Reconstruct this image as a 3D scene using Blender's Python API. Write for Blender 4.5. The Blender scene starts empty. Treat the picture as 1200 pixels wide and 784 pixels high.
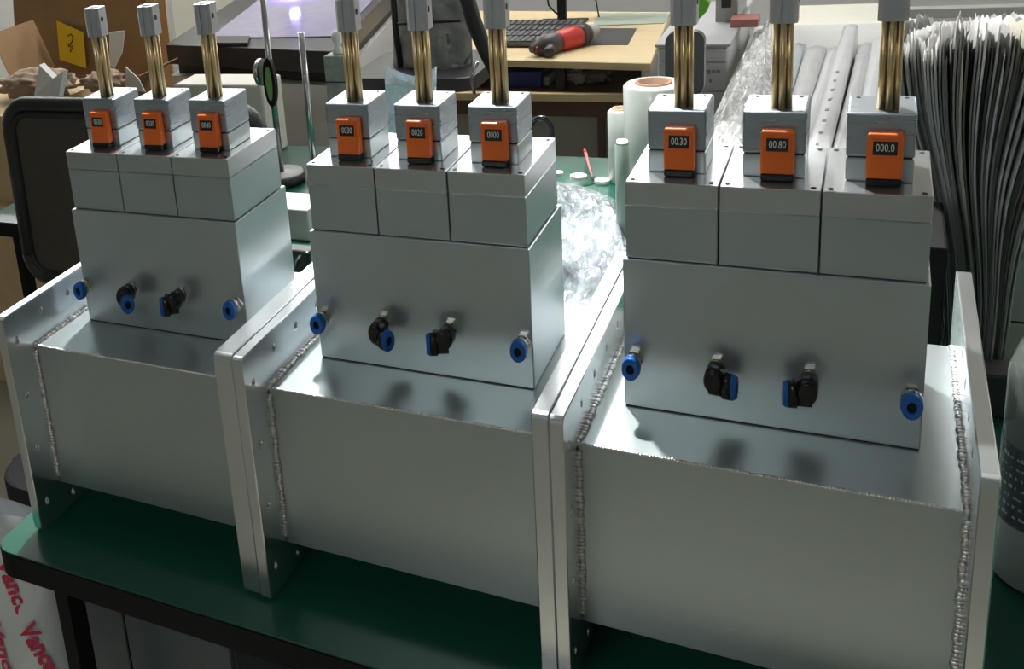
import bpy, bmesh, math, random
from mathutils import Vector, Matrix, Euler
random.seed(7)
S = bpy.context.scene
COL = S.collection
PI = math.pi

# ------------------------------------------------------------------ camera
TZ = 0.85                       # table top height
ZO = TZ + 0.309876              # height of the duct tops
F, CX, CY = 1284.874, 182.925, 186.879
CAM = Vector((0.29118, -1.18023, 0.75107 + ZO))
ROT = Euler((1.281714, 0.135514, 0.564668), 'XYZ')
cd = bpy.data.cameras.new('camera'); cam = bpy.data.objects.new('camera', cd); COL.objects.link(cam)
cam.location = CAM; cam.rotation_euler = ROT
cd.sensor_width = 36; cd.lens = F * 36 / 1200
cd.shift_x = (600 - CX) / 1200; cd.shift_y = (CY - 392) / 1200
cd.clip_start = .05; cd.clip_end = 60
S.camera = cam
MR = ROT.to_matrix()
def ray(u, v): return MR @ Vector(((u - CX) / F, -(v - CY) / F, -1))
def at(u, v, Y):                # the world point seen at pixel (u, v) at depth Y
    d = ray(u, v); return CAM + d * ((Y - CAM.y) / d.y)
def atz(u, v, z):
    d = ray(u, v); return CAM + d * ((z - CAM.z) / d.z)

# ------------------------------------------------------------------ world, exposure, lamps
W = bpy.data.worlds.new('world'); S.world = W; W.use_nodes = True
W.node_tree.nodes['Background'].inputs[0].default_value = (.75, .8, .82, 1)
W.node_tree.nodes['Background'].inputs[1].default_value = .25
S.view_settings.view_transform = 'Standard'; S.view_settings.look = 'None'
S.view_settings.gamma = 1; S.view_settings.use_curve_mapping = False
S.view_settings.exposure = 0.6
SPOT = 1400.0                   # watts of the spotlight's beam
LAMP = 15.5                      # strength of the ceiling lamps' diffusers

# ------------------------------------------------------------------ materials
MATS = {}
def mat(name, color, rough=.5, metal=0., var=0., vscale=8., bump=0., bscale=60., stretch=None, emit=None, estr=0, alpha=None, trans=0, coat=0, spec=.5, rvar=0.):
    if name in MATS: return MATS[name]
    m = bpy.data.materials.new(name); m.use_nodes = True; nt = m.node_tree
    b = nt.nodes['Principled BSDF']
    c = (*color, 1)
    b.inputs['Base Color'].default_value = c
    b.inputs['Roughness'].default_value = rough; b.inputs['Metallic'].default_value = metal
    b.inputs['Specular IOR Level'].default_value = spec
    if coat: b.inputs['Coat Weight'].default_value = coat; b.inputs['Coat Roughness'].default_value = .1
    if trans: b.inputs['Transmission Weight'].default_value = trans; b.inputs['IOR'].default_value = 1.2
    if alpha is not None: b.inputs['Alpha'].default_value = alpha
    if emit: b.inputs['Emission Color'].default_value = (*emit, 1); b.inputs['Emission Strength'].default_value = estr
    tc = nt.nodes.new('ShaderNodeTexCoord'); mp = nt.nodes.new('ShaderNodeMapping')
    nt.links.new(tc.outputs['Object'], mp.inputs[0])
    if stretch: mp.inputs['Scale'].default_value = stretch
    if var or rvar:
        n = nt.nodes.new('ShaderNodeTexNoise'); n.inputs['Scale'].default_value = vscale; n.inputs['Detail'].default_value = 5
        nt.links.new(mp.outputs[0], n.inputs[0])
        if var:
            r = nt.nodes.new('ShaderNodeMapRange'); r.inputs[1].default_value = .15; r.inputs[2].default_value = .85
            r.inputs[3].default_value = 1 - var; r.inputs[4].default_value = 1 + var
            nt.links.new(n.outputs[0], r.inputs[0])
            mx = nt.nodes.new('ShaderNodeVectorMath'); mx.operation = 'SCALE'; mx.inputs[0].default_value = color
            nt.links.new(r.outputs[0], mx.inputs['Scale']); nt.links.new(mx.outputs[0], b.inputs['Base Color'])
        if rvar:
            r = nt.nodes.new('ShaderNodeMapRange'); r.inputs[1].default_value = .15; r.inputs[2].default_value = .85
            r.inputs[3].default_value = max(.02, rough - rvar); r.inputs[4].default_value = rough + rvar
            nt.links.new(n.outputs[0], r.inputs[0]); nt.links.new(r.outputs[0], b.inputs['Roughness'])
    if bump:
        n2 = nt.nodes.new('ShaderNodeTexNoise'); n2.inputs['Scale'].default_value = bscale; n2.inputs['Detail'].default_value = 3
        nt.links.new(mp.outputs[0], n2.inputs[0])
        bp = nt.nodes.new('ShaderNodeBump'); bp.inputs['Strength'].default_value = bump; bp.inputs['Distance'].default_value = .002
        nt.links.new(n2.outputs[0], bp.inputs['Height']); nt.links.new(bp.outputs[0], b.inputs['Normal'])
    MATS[name] = m; return m
alu = mat('brushed aluminium', (.51, .57, .59), .33, .80, var=.06, vscale=9, bump=.04, bscale=220, rvar=.05)
alu_sheet = mat('rolled aluminium sheet', (.47, .53, .545), .32, .80, var=.06, vscale=5, bump=.03, bscale=300, rvar=.03)
alu_mill = mat('milled aluminium with horizontal cut lines', (.43, .48, .53), .28, .82, var=.06, vscale=6, bump=.025, bscale=90, stretch=(.4, .4, 6), rvar=.04)
alu_gloss = mat('face milled aluminium', (.60, .62, .64), .22, .90, var=.04, vscale=10, bump=.02, bscale=120, rvar=.04)
alu_edge = mat('machined flange aluminium', (.70, .73, .76), .24, .95, var=.05, vscale=8, bump=.03, bscale=100, rvar=.05)
alu_cap = mat('anodised grey aluminium', (.52, .53, .57), .38, .7, var=.05, vscale=20)
weldm = mat('weld bead', (.72, .70, .68), .35, .9, var=.2, vscale=120, bump=.3, bscale=250)
brass = mat('brass rod', (.74, .58, .34), .34, .9, var=.10, vscale=30, stretch=(3, 3, .5))
bronze = mat('dark brass', (.20, .14, .07), .4, .8)
nickel = mat('nickel plated brass', (.62, .57, .50), .25, .95, var=.08, vscale=60)
blackp = mat('black glossy plastic', (.008, .008, .009), .25)
blackm = mat('black matt plastic', (.012, .012, .013), .55)
dark = mat('dark bore', (.01, .01, .012), .6)
bluep = mat('blue release collar plastic', (.012, .12, .45), .35)
orange = mat('orange plastic counter housing', (.90, .165, .012), .38, coat=.3)
glassc = mat('counter window', (.02, .02, .025), .12)
whitep = mat('white plastic', (.75, .76, .76), .45, var=.03)
greent = mat('green rubber bench mat', (.006, .072, .047), .26, var=.08, vscale=3, coat=.15, rvar=.02)
edgeb = mat('black table edge', (.006, .006, .006), .7, spec=.2)
cabm = mat('blue grey painted steel', (.035, .055, .068), .4, var=.05)
card = mat('cardboard', (.60, .42, .24), .8, var=.10, vscale=12, bump=.15, bscale=80)
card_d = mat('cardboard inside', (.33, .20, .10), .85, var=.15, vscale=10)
woodm = mat('light birch laminate', (.66, .52, .30), .45, var=.05, vscale=6, stretch=(.5, 4, 4))
brownb = mat('brown shelf board', (.10, .06, .035), .6, var=.1)
wallm = mat('cream wall paint', (.62, .62, .58), .7, var=.03, vscale=2)
floorm = mat('beige floor tile', (.36, .345, .28), .35, var=.08, vscale=3)
ceilm = mat('white ceiling board', (.75, .75, .74), .85, var=.02)
lampm = mat('lamp diffuser', (.9, .9, .9), .5, emit=(1, 1, .98), estr=LAMP)
greyp = mat('grey machine paint', (.40, .41, .40), .45, var=.04)
greyl = mat('light grey paint', (.56, .56, .55), .45, var=.03)
cream = mat('cream paint', (.70, .68, .60), .5, var=.03)
granite = mat('black granite', (.030, .031, .034), .35, var=.2, vscale=60)
glassv = mat('stage glass', (.30, .28, .40), .12, var=.1, vscale=20)
steel = mat('polished steel', (.50, .50, .52), .22, .95)
mesh_d = mat('brown black chair mesh', (.060, .048, .038), .7, var=.15, vscale=40, bump=.3, bscale=400)
chairg = mat('dark grey chair plastic', (.055, .055, .058), .35, var=.05)
filmw = mat('white stretch film', (.52, .56, .52), .25, var=.06, vscale=20, coat=.4)
paperw = mat('white paper', (.74, .75, .75), .8, var=.03)
yellowm = mat('yellow paper label', (.85, .58, .03), .7, var=.05)
redp = mat('red plastic', (.55, .04, .03), .35, var=.05)
toolg = mat('dark grey tool plastic', (.06, .055, .055), .4)
bluebox = mat('navy blue box', (.02, .03, .16), .5)
limeg = mat('lime green plastic', (.16, .50, .04), .4)
ink = mat('black ink', (.02, .02, .02), .7)
inkred = mat('red ink', (.55, .02, .07), .6)
greyink = mat('grey ink', (.22, .22, .24), .7)

def film(name, color, mixv, rough=.2, bs=18, bstr=1.0):
    if name in MATS: return MATS[name]
    m = bpy.data.materials.new(name); m.use_nodes = True; nt = m.node_tree
    b = nt.nodes['Principled BSDF']; out = nt.nodes['Material Output']
    b.inputs['Base Color'].default_value = (*color, 1); b.inputs['Roughness'].default_value = rough
    b.inputs['Coat Weight'].default_value = .6; b.inputs['Coat Roughness'].default_value = .08
    tr = nt.nodes.new('ShaderNodeBsdfTransparent'); mx = nt.nodes.new('ShaderNodeMixShader')
    tc = nt.nodes.new('ShaderNodeTexCoord')
    n = nt.nodes.new('ShaderNodeTexNoise'); n.inputs['Scale'].default_value = bs; n.inputs['Detail'].default_value = 4
    n.inputs['Distortion'].default_value = 1.5
    nt.links.new(tc.outputs['Object'], n.inputs[0])
    bp = nt.nodes.new('ShaderNodeBump'); bp.inputs['Strength'].default_value = bstr; bp.inputs['Distance'].default_value = .02
    nt.links.new(n.outputs[0], bp.inputs['Height']); nt.links.new(bp.outputs[0], b.inputs['Normal']); nt.links.new(bp.outputs[0], b.inputs['Coat Normal'])
    r = nt.nodes.new('ShaderNodeMapRange'); r.inputs[1].default_value = .35; r.inputs[2].default_value = .65
    r.inputs[3].default_value = max(0, mixv - .25); r.inputs[4].default_value = min(1, mixv + .2)
    nt.links.new(n.outputs[0], r.inputs[0]); nt.links.new(r.outputs[0], mx.inputs[0])
    nt.links.new(tr.outputs[0], mx.inputs[1]); nt.links.new(b.outputs[0], mx.inputs[2])
    nt.links.new(mx.outputs[0], out.inputs[0]); MATS[name] = m; return m
clearf = film('clear crumpled film', (.80, .84, .84), .45)
milkyf = film('milky packing film', (.62, .64, .66), .75, bs=10)
smokef = film('smoky chair wrap', (.30, .30, .29), .8, rough=.3, bs=6)

# ------------------------------------------------------------------ mesh helpers
def bm_new(): return bmesh.new()
def box(bm, x0, x1, y0, y1, z0, z1, M=None):
    vs = [bm.verts.new(((x0, x1)[i & 1], (y0, y1)[i >> 1 & 1], (z0, z1)[i >> 2 & 1])) for i in range(8)]
    if M: 
        for v in vs: v.co = M @ v.co
    for f in ((0, 2, 3, 1), (4, 5, 7, 6), (0, 1, 5, 4), (2, 6, 7, 3), (0, 4, 6, 2), (1, 3, 7, 5)):
        bm.faces.new([vs[i] for i in f])
    return vs
def bevel(bm, w, seg=2):
    bmesh.ops.bevel(bm, geom=bm.edges[:], offset=w, segments=seg, affect='EDGES', clamp_overlap=True, profile=.5)
def cyl(bm, c, r, h, axis='z', n=24, r2=None, sz=1., inner=None, M=None):
    """cylinder from c along +axis; sz stretches its section vertically"""
    r2 = r if r2 is None else r2
    def P(a, rad, t):
        if axis == 'z': v = Vector((c[0] + rad * math.cos(a), c[1] + rad * math.sin(a), c[2] + t))
        elif axis == 'y': v = Vector((c[0] + rad * math.cos(a), c[1] + t, c[2] + rad * sz * math.sin(a)))
        else: v = Vector((c[0] + t, c[1] + rad * math.cos(a), c[2] + rad * sz * math.sin(a)))
        return M @ v if M else v
    A = [bm.verts.new(P(2 * PI * i / n, r, 0)) for i in range(n)]
    B = [bm.verts.new(P(2 * PI * i / n, r2, h)) for i in range(n)]
    for i in range(n): f = bm.faces.new((A[i], A[(i + 1) % n], B[(i + 1) % n], B[i])); f.smooth = n > 8
    if inner is None:
        bm.faces.new(A[::-1]); bm.faces.new(B)
    else:
        A2 = [bm.verts.new(P(2 * PI * i / n, inner, 0)) for i in range(n)]
        B2 = [bm.verts.new(P(2 * PI * i / n, inner * r2 / r, h)) for i in range(n)]
        for i in range(n):
            j = (i + 1) % n
            f = bm.faces.new((A2[i], B2[i], B2[j], A2[j])); f.smooth = True
            bm.faces.new((A[i], A2[i], A2[j], A[j])); bm.faces.new((B[i], B[j], B2[j], B2[i]))
def prism(bm, pts, thick):
    """quad or polygon of top points pushed down by thick (a Vector or a number)"""
    d = Vector((0, 0, -thick)) if not isinstance(thick, Vector) else thick
    a = [bm.verts.new(p) for p in pts]; b = [bm.verts.new(Vector(p) + d) for p in pts]
    n = len(pts); bm.faces.new(a); bm.faces.new(b[::-1])
    for i in range(n): bm.faces.new((a[i], b[i], b[(i + 1) % n], a[(i + 1) % n]))
def tube(bm, pts, r, n=10, smooth=True):
    pts = [Vector(p) for p in pts]; rs = r if isinstance(r, (list, tuple)) else [r] * len(pts); rings = []
    up = Vector((0.123, .456, .88)).normalized()
    for i, p in enumerate(pts):
        t = (pts[min(i + 1, len(pts) - 1)] - pts[max(i - 1, 0)]).normalized()
        a = t.cross(up).normalized(); b = t.cross(a)
        rings.append([bm.verts.new(p + (a * math.cos(2 * PI * k / n) + b * math.sin(2 * PI * k / n)) * rs[i]) for k in range(n)])
    for i in range(len(rings) - 1):
        for k in range(n):
            f = bm.faces.new((rings[i][k], rings[i][(k + 1) % n], rings[i + 1][(k + 1) % n], rings[i + 1][k])); f.smooth = smooth
    bm.faces.new(rings[0][::-1]); bm.faces.new(rings[-1])
def lathe(bm, prof, c=(0, 0, 0), n=28):
    rings = [[bm.verts.new((c[0] + r * math.cos(2 * PI * k / n), c[1] + r * math.sin(2 * PI * k / n), c[2] + z)) for k in range(n)] for r, z in prof]
    for i in range(len(rings) - 1):
        for k in range(n):
            f = bm.faces.new((rings[i][k], rings[i][(k + 1) % n], rings[i + 1][(k + 1) % n], rings[i + 1][k])); f.smooth = True
def grid(bm, fn, nu, nv, smooth=True):
    g = [[bm.verts.new(fn(i / nu, j / nv)) for j in range(nv + 1)] for i in range(nu + 1)]
    for i in range(nu):
        for j in range(nv):
            f = bm.faces.new((g[i][j], g[i + 1][j], g[i + 1][j + 1], g[i][j + 1])); f.smooth = smooth
def solid(bm, t):
    bmesh.ops.recalc_face_normals(bm, faces=bm.faces[:]); bmesh.ops.solidify(bm, geom=bm.faces[:], thickness=t)
def mesh_of(name, bm, m):
    bmesh.ops.recalc_face_normals(bm, faces=bm.faces[:])
    me = bpy.data.meshes.new(name); bm.to_mesh(me); bm.free(); me.materials.append(m); return me
def link(name, me, parent=None, loc=None):
    o = bpy.data.objects.new(name, me); COL.objects.link(o)
    if parent: o.parent = parent
    if loc is not None: o.location = loc
    return o
def obj(name, bm, m, parent=None, loc=None): return link(name, mesh_of(name, bm, m), parent, loc)
def tag(o, label, cat, group=None):
    o['label'] = label; o['category'] = cat
    if group: o['group'] = group
    return o
def thing(name, label, cat, loc=(0, 0, 0), rz=0, group=None):
    o = bpy.data.objects.new(name, None); COL.objects.link(o); o.location = loc; o.rotation_euler = (0, 0, rz)
    o.empty_display_size = .05
    return tag(o, label, cat, group)
def struct(name, bm, m):
    o = obj(name, bm, m); o['kind'] = 'structure'; return o
def text_mesh(s, size, ext=.0002, off=0.):
    c = bpy.data.curves.new('txt', 'FONT'); c.body = s; c.size = size; c.align_x = 'CENTER'; c.align_y = 'CENTER'; c.extrude = ext; c.resolution_u = 2; c.offset = off
    o = bpy.data.objects.new('txt', c); COL.objects.link(o)
    bpy.context.view_layer.update()
    me = bpy.data.meshes.new_from_object(o.evaluated_get(bpy.context.evaluated_depsgraph_get()))
    bpy.data.objects.remove(o); bpy.data.curves.remove(c); return me
def text(name, s, size, m, parent, M, sx=1., off=0.):
    me = text_mesh(s, size, .0002, off); me.transform(Matrix.Diagonal((sx, 1, 1, 1))); me.materials.clear(); me.materials.append(m)
    o = link(name, me, parent); o.matrix_local = M; return o
def frame_m(o, ux, uy):     # matrix whose x axis is ux, y axis uy
    ux = Vector(ux).normalized(); uy = Vector(uy); uz = ux.cross(uy).normalized(); uy = uz.cross(ux)
    return Matrix(((ux.x, uy.x, uz.x, o[0]), (ux.y, uy.y, uz.y, o[1]), (ux.z, uy.z, uz.z, o[2]), (0, 0, 0, 1)))
def jit(a): return random.uniform(-a, a)

# ------------------------------------------------------------------ the room
RX0, RX1, RY0, RY1, RH, LH = -7.5, 4.0, -4.5, 8.5, 5.6, 3.1
bm = bm_new(); box(bm, RX0, RX1, RY0, RY1, -.1, 0); fl = struct('floor', bm, floorm)
bm = bm_new(); box(bm, RX0, RX1, RY0, RY1, RH, RH + .1); struct('ceiling', bm, ceilm)
bm = bm_new(); box(bm, RX0, RX1, RY1, RY1 + .1, 0, RH); struct('wall_back', bm, wallm)
bm = bm_new(); box(bm, RX0, RX1, RY0 - .1, RY0, 0, RH); struct('wall_front', bm, mat('blue grey wall paint', (.33, .40, .41), .7, var=.03, vscale=2))
bm = bm_new(); box(bm, RX0 - .1, RX0, RY0, RY1, 0, RH); struct('wall_left', bm, wallm)
bm = bm_new(); box(bm, RX1, RX1 + .1, RY0, RY1, 0, RH); struct('wall_right', bm, wallm)
bmf = bm_new(); cyl(bmf, (0, 0, 0), .006, RH - LH, 'z', 8); hm = mesh_of('hanger', bmf, greyl)
bmf = bm_new(); box(bmf, -.66, .66, -.16, .16, -.03, 0); fm = mesh_of('frame', bmf, greyl)
bmf = bm_new(); box(bmf, -.62, .62, -.12, .12, -.034, -.0301); dm = mesh_of('diffuser', bmf, lampm)
for iy, y in enumerate((-2.6, 3.3, 4.5, 5.7, 6.9, 8.0)):
    for ix, x in enumerate((-6., -4.2, -2.4, -.7, 2.7)):
        if iy == 0 and ix in (0, 1, 2, 4): continue
        t = thing('ceiling_light', 'white light panel hung from the ceiling above the workshop', 'light', (x, y, LH), 0, 'hanging light panels')
        link('frame', fm, t); link('diffuser', dm, t)
        for sx in (-.5, .5):
            o = link('hanger', hm, t, (sx, 0, 0))

# one strong spotlight under the ceiling at the back left
sp = Vector((-1.15, 2.15, 5.35)); tgt = Vector((-.15, .75, 1.0)); dr_ = (tgt - sp).normalized()
t = thing('ceiling_spotlight', 'strong round spotlight hanging at the back left of the room', 'light', (sp.x, sp.y, sp.z))
MQ = dr_.to_track_quat('-Z', 'Y').to_matrix().to_4x4()
bm = bm_new(); cyl(bm, (0, 0, .004), .15, .10, 'z', 32, r2=.08, M=MQ); obj('housing', bm, greyp, t)
bm = bm_new(); cyl(bm, (0, 0, 0), .13, .003, 'z', 32, M=MQ); obj('lens', bm, mat('spot lens', (.9, .9, .9), .5, emit=(1, .99, .96), estr=40), t)
sl = bpy.data.lights.new('spot', 'SPOT'); sl.energy = SPOT; sl.color = (1, .99, .96); sl.shadow_soft_size = .09; sl.spot_size = math.radians(35); sl.spot_blend = .5
so = bpy.data.objects.new('spot_beam', sl); COL.objects.link(so); so.parent = t; so.matrix_local = Matrix.Translation(dr_ * .02) @ MQ
bm = bm_new(); cyl(bm, (-dr_.x * .08, -dr_.y * .08, -dr_.z * .08), .012, RH - sp.z + dr_.z * .08, 'z', 12); obj('stem', bm, greyp, t)

# ------------------------------------------------------------------ workbenches
def rounded(x0, x1, y0, y1, r, z, corners, n=8):
    pts = []
    for k, (cx, cy, a0) in enumerate(((x0, y0, PI), (x1, y0, 1.5 * PI), (x1, y1, 0), (x0, y1, .5 * PI))):
        if k in corners:
            ox = cx + (r if cx == x0 else -r); oy = cy + (r if cy == y0 else -r)
            for i in range(n + 1):
                a = a0 + i / n * PI / 2; pts.append(Vector((ox + r * math.cos(a), oy + r * math.sin(a), z)))
        else: pts.append(Vector((cx, cy, z)))
    return pts
def bench(label, x0, x1, y0, y1, corners, zt=TZ):
    t = thing('workbench', label, 'table', ((x0 + x1) / 2, (y0 + y1) / 2, 0)); o = t.location
    def P(pts): return [p - o for p in pts]
    bm = bm_new(); prism(bm, P(rounded(x0 + .002, x1 - .002, y0 + .002, y1 - .002, .033, zt, corners)), .004); obj('bench_mat', bm, greent, t)
    bm = bm_new(); prism(bm, P(rounded(x0, x1, y0, y1, .035, zt - .0041, corners)), .042); obj('tabletop', bm, edgeb, t)
    for sx in (x0 + .075, x1 - .075):
        for sy in (y0 + .08, y1 - .08):
            bm = bm_new(); box(bm, sx - .013 - o.x, sx + .013 - o.x, sy - .02 - o.y, sy + .02 - o.y, 0, zt - .0462); obj('leg', bm, edgeb, t)
    return t
bench('front workbench with green mat and black edge carrying the three aluminium assemblies', -.872, 1.15, -.118, 1.14, (0,))
bench('rear workbench with green mat standing behind the front one', -2.0, 1.15, 1.145, 1.995, ())

# ------------------------------------------------------------------ the three aluminium assemblies
Ht, Hb, capH, bi = .1957, .0962, .0291, .0022
a_, b_, Dt, D, H, eb, t_, fe = .0497, .1044, .1688, .372, .2513, .0586, .0158, .0625
by, bd, bwid = b_ + .0058, .156, (.3 - 2 * .0022) / 3
BZ = H + eb                    # duct top above the bench
ztop = BZ + Ht + Hb            # top of the caps
CACHE = {}
def cached(key, fn):
    if key not in CACHE: CACHE[key] = fn()
    return CACHE[key]
def flange_mesh(th, e):
    def f():
        bm = bm_new()
        y0, y1, z0, z1 = -fe, D + fe, 0, BZ + e; c = .007
        pts = [(y0 + c, z0), (y1 - c, z0), (y1, z0 + c), (y1, z1 - c), (y1 - c * .3, z1 - c * .3), (y1 - c, z1), (y0 + c, z1), (y0 + c * .3, z1 - c * .3), (y0, z1 - c), (y0, z0 + c)]
        prism(bm, [Vector((0, y, z)) for y, z in pts], Vector((th, 0, 0)))
        bevel(bm, .0012, 1)
        me = mesh_of('end_flange', bm, alu_edge); o = link('tmp', me)
        bm = bm_new()
        top = BZ + e - .027
        hs = [(-.038, BZ + e - .048), (-.038, BZ - .068), (-.038, BZ - .165), (-.038, BZ - .263)] + [(.028 + .072 * k, top) for k in range(5)] + [(.028 + .072 * k, .022) for k in range(5)] + [(D + .038, BZ + e - .048 - .1 * k) for k in range(4)]
        for y, z in hs: cyl(bm, (-.01, y, z), .0052, th + .02, 'x', 14, sz=1.35)
        cm = mesh_of('cut', bm, dark); co = link('cut', cm)
        md = o.modifiers.new('b', 'BOOLEAN'); md.operation = 'DIFFERENCE'; md.object = co; md.solver = 'EXACT'
        bpy.context.view_layer.update()
        r = bpy.data.meshes.new_from_object(o.evaluated_get(bpy.context.evaluated_depsgraph_get()))
        r.materials.clear(); r.materials.append(alu_edge)
        for pl in r.polygons: pl.material_index = 0
        bpy.data.objects.remove(o); bpy.data.objects.remove(co); return r
    return cached(('fl', round(th, 4), round(e, 4)), f)
def bead_mesh(side):
    def f():
        bm = bm_new(); rnd = random.Random(3)
        path = []
        n = 46
        for i in range(n): path.append((-.001, .012 + (H - .02) * i / n + 0))      # up the front joint
        n = 60
        top = [(D * i / n, H) for i in range(n)]
        P = [Vector((0, -.0015, eb + .003 + z)) for (_, z) in path] + [Vector((0, y, eb + z + .0015)) for y, z in top]
        for p in P:
            M = Matrix.Translation(p + Vector((jit(.0008), jit(.0008), jit(.0008)))) @ Matrix.Diagonal((rnd.uniform(.0035, .0055), rnd.uniform(.0032, .0048), rnd.uniform(.0032, .0048), 1))
            bmesh.ops.create_icosphere(bm, subdivisions=1, radius=1, matrix=M)
        for fc in bm.faces: fc.smooth = True
        return mesh_of('weld_bead', bm, weldm)
    return cached(('bead', 0), f)
def straight_fitting(u, x, z):
    f = obj('push_fitting', fb(lambda bm: (cyl(bm, (x, b_ - .008, z), .0098, .009, 'y', 6, sz=1.35), cyl(bm, (x, b_ - .022, z), .0088, .0145, 'y', 24, sz=1.4))), nickel, u)
    bm = bm_new(); cyl(bm, (x, b_ - .0262, z), .0104, .0045, 'y', 28, sz=1.5, inner=.0050); cyl(bm, (x, b_ - .0325, z), .0094, .0063, 'y', 28, r2=.0104, sz=1.5, inner=.0046)
    obj('release_collar', bm, bluep, f)
    bm = bm_new(); cyl(bm, (x, b_ - .0262, z), .0050, .002, 'y', 20, sz=1.5); obj('bore', bm, dark, f)
def fb(fn):
    bm = bm_new(); fn(bm); return bm
def elbow_fitting(u, x, z, s, tilt):
    """s = +1 outlet towards +x; tilt turns the outlet towards the viewer"""
    f = obj('elbow_fitting', fb(lambda bm: (cyl(bm, (x, b_ - .006, z + .006), .0090, .0065, 'y', 6, sz=1.4), cyl(bm, (x, b_ - .013, z + .006), .0078, .007, 'y', 20, sz=1.4))), nickel, u)
    M0 = Matrix.Translation((x, b_ - .026, z)) @ Matrix.Rotation(-s * tilt, 4, 'Z') @ Matrix.Translation((-x, -b_ + .026, -z))
    bm = bm_new(); cy = b_ - .024
    # vertical-ish body, the swivel and the outlet barrel
    cyl(bm, (x, b_ - .036, z + .003), .0100, .0235, 'y', 22, sz=1.5)
    cyl(bm, (x, b_ - .040, z + .003), .0080, .004, 'y', 22, r2=.0100, sz=1.5)
    cyl(bm, (x - s * .004, cy - .004, z - .003), .0098, s * .014, 'x', 22, sz=1.5, M=M0)
    cyl(bm, (x + s * .0085, cy - .004, z - .003), .0088, s * .0025, 'x', 22, sz=1.5, M=M0)
    cyl(bm, (x + s * .0100, cy - .004, z - .004), .0106, s * .0090, 'x', 22, sz=1.55, M=M0)
    cyl(bm, (x + s * .002, cy - .004, z + .010), .0035, .0085, 'z', 12, M=M0)
    cyl(bm, (x + s * .011, cy - .004, z + .008), .0042, .0075, 'z', 12, M=M0)
    obj('elbow_body', bm, blackp, f)
    bm = bm_new(); cyl(bm, (x + s * .0192, cy - .004, z - .004), .0108, s * .0022, 'x', 26, sz=1.5, inner=.0055, M=M0)
    cyl(bm, (x + s * .0214, cy - .004, z - .004), .0102, s * .0030, 'x', 26, sz=1.5, inner=.0052, r2=.0092, M=M0)
    obj('release_collar', bm, bluep, f)
    bm = bm_new(); cyl(bm, (x + s * .0195, cy - .004, z - .004), .0054, s * .001, 'x', 20, sz=1.5, M=M0); obj('bore', bm, dark, f)
def screw_holes(u, pts, r, h=.0012):
    for (x, y, z) in pts:
        bm = bm_new(); cyl(bm, (x, y, z - .0005), r, h, 'z', 16, inner=r * .55); s_ = obj('socket_screw', bm, chairg, u)
        bm2 = bm_new()
DIG = {}
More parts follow.
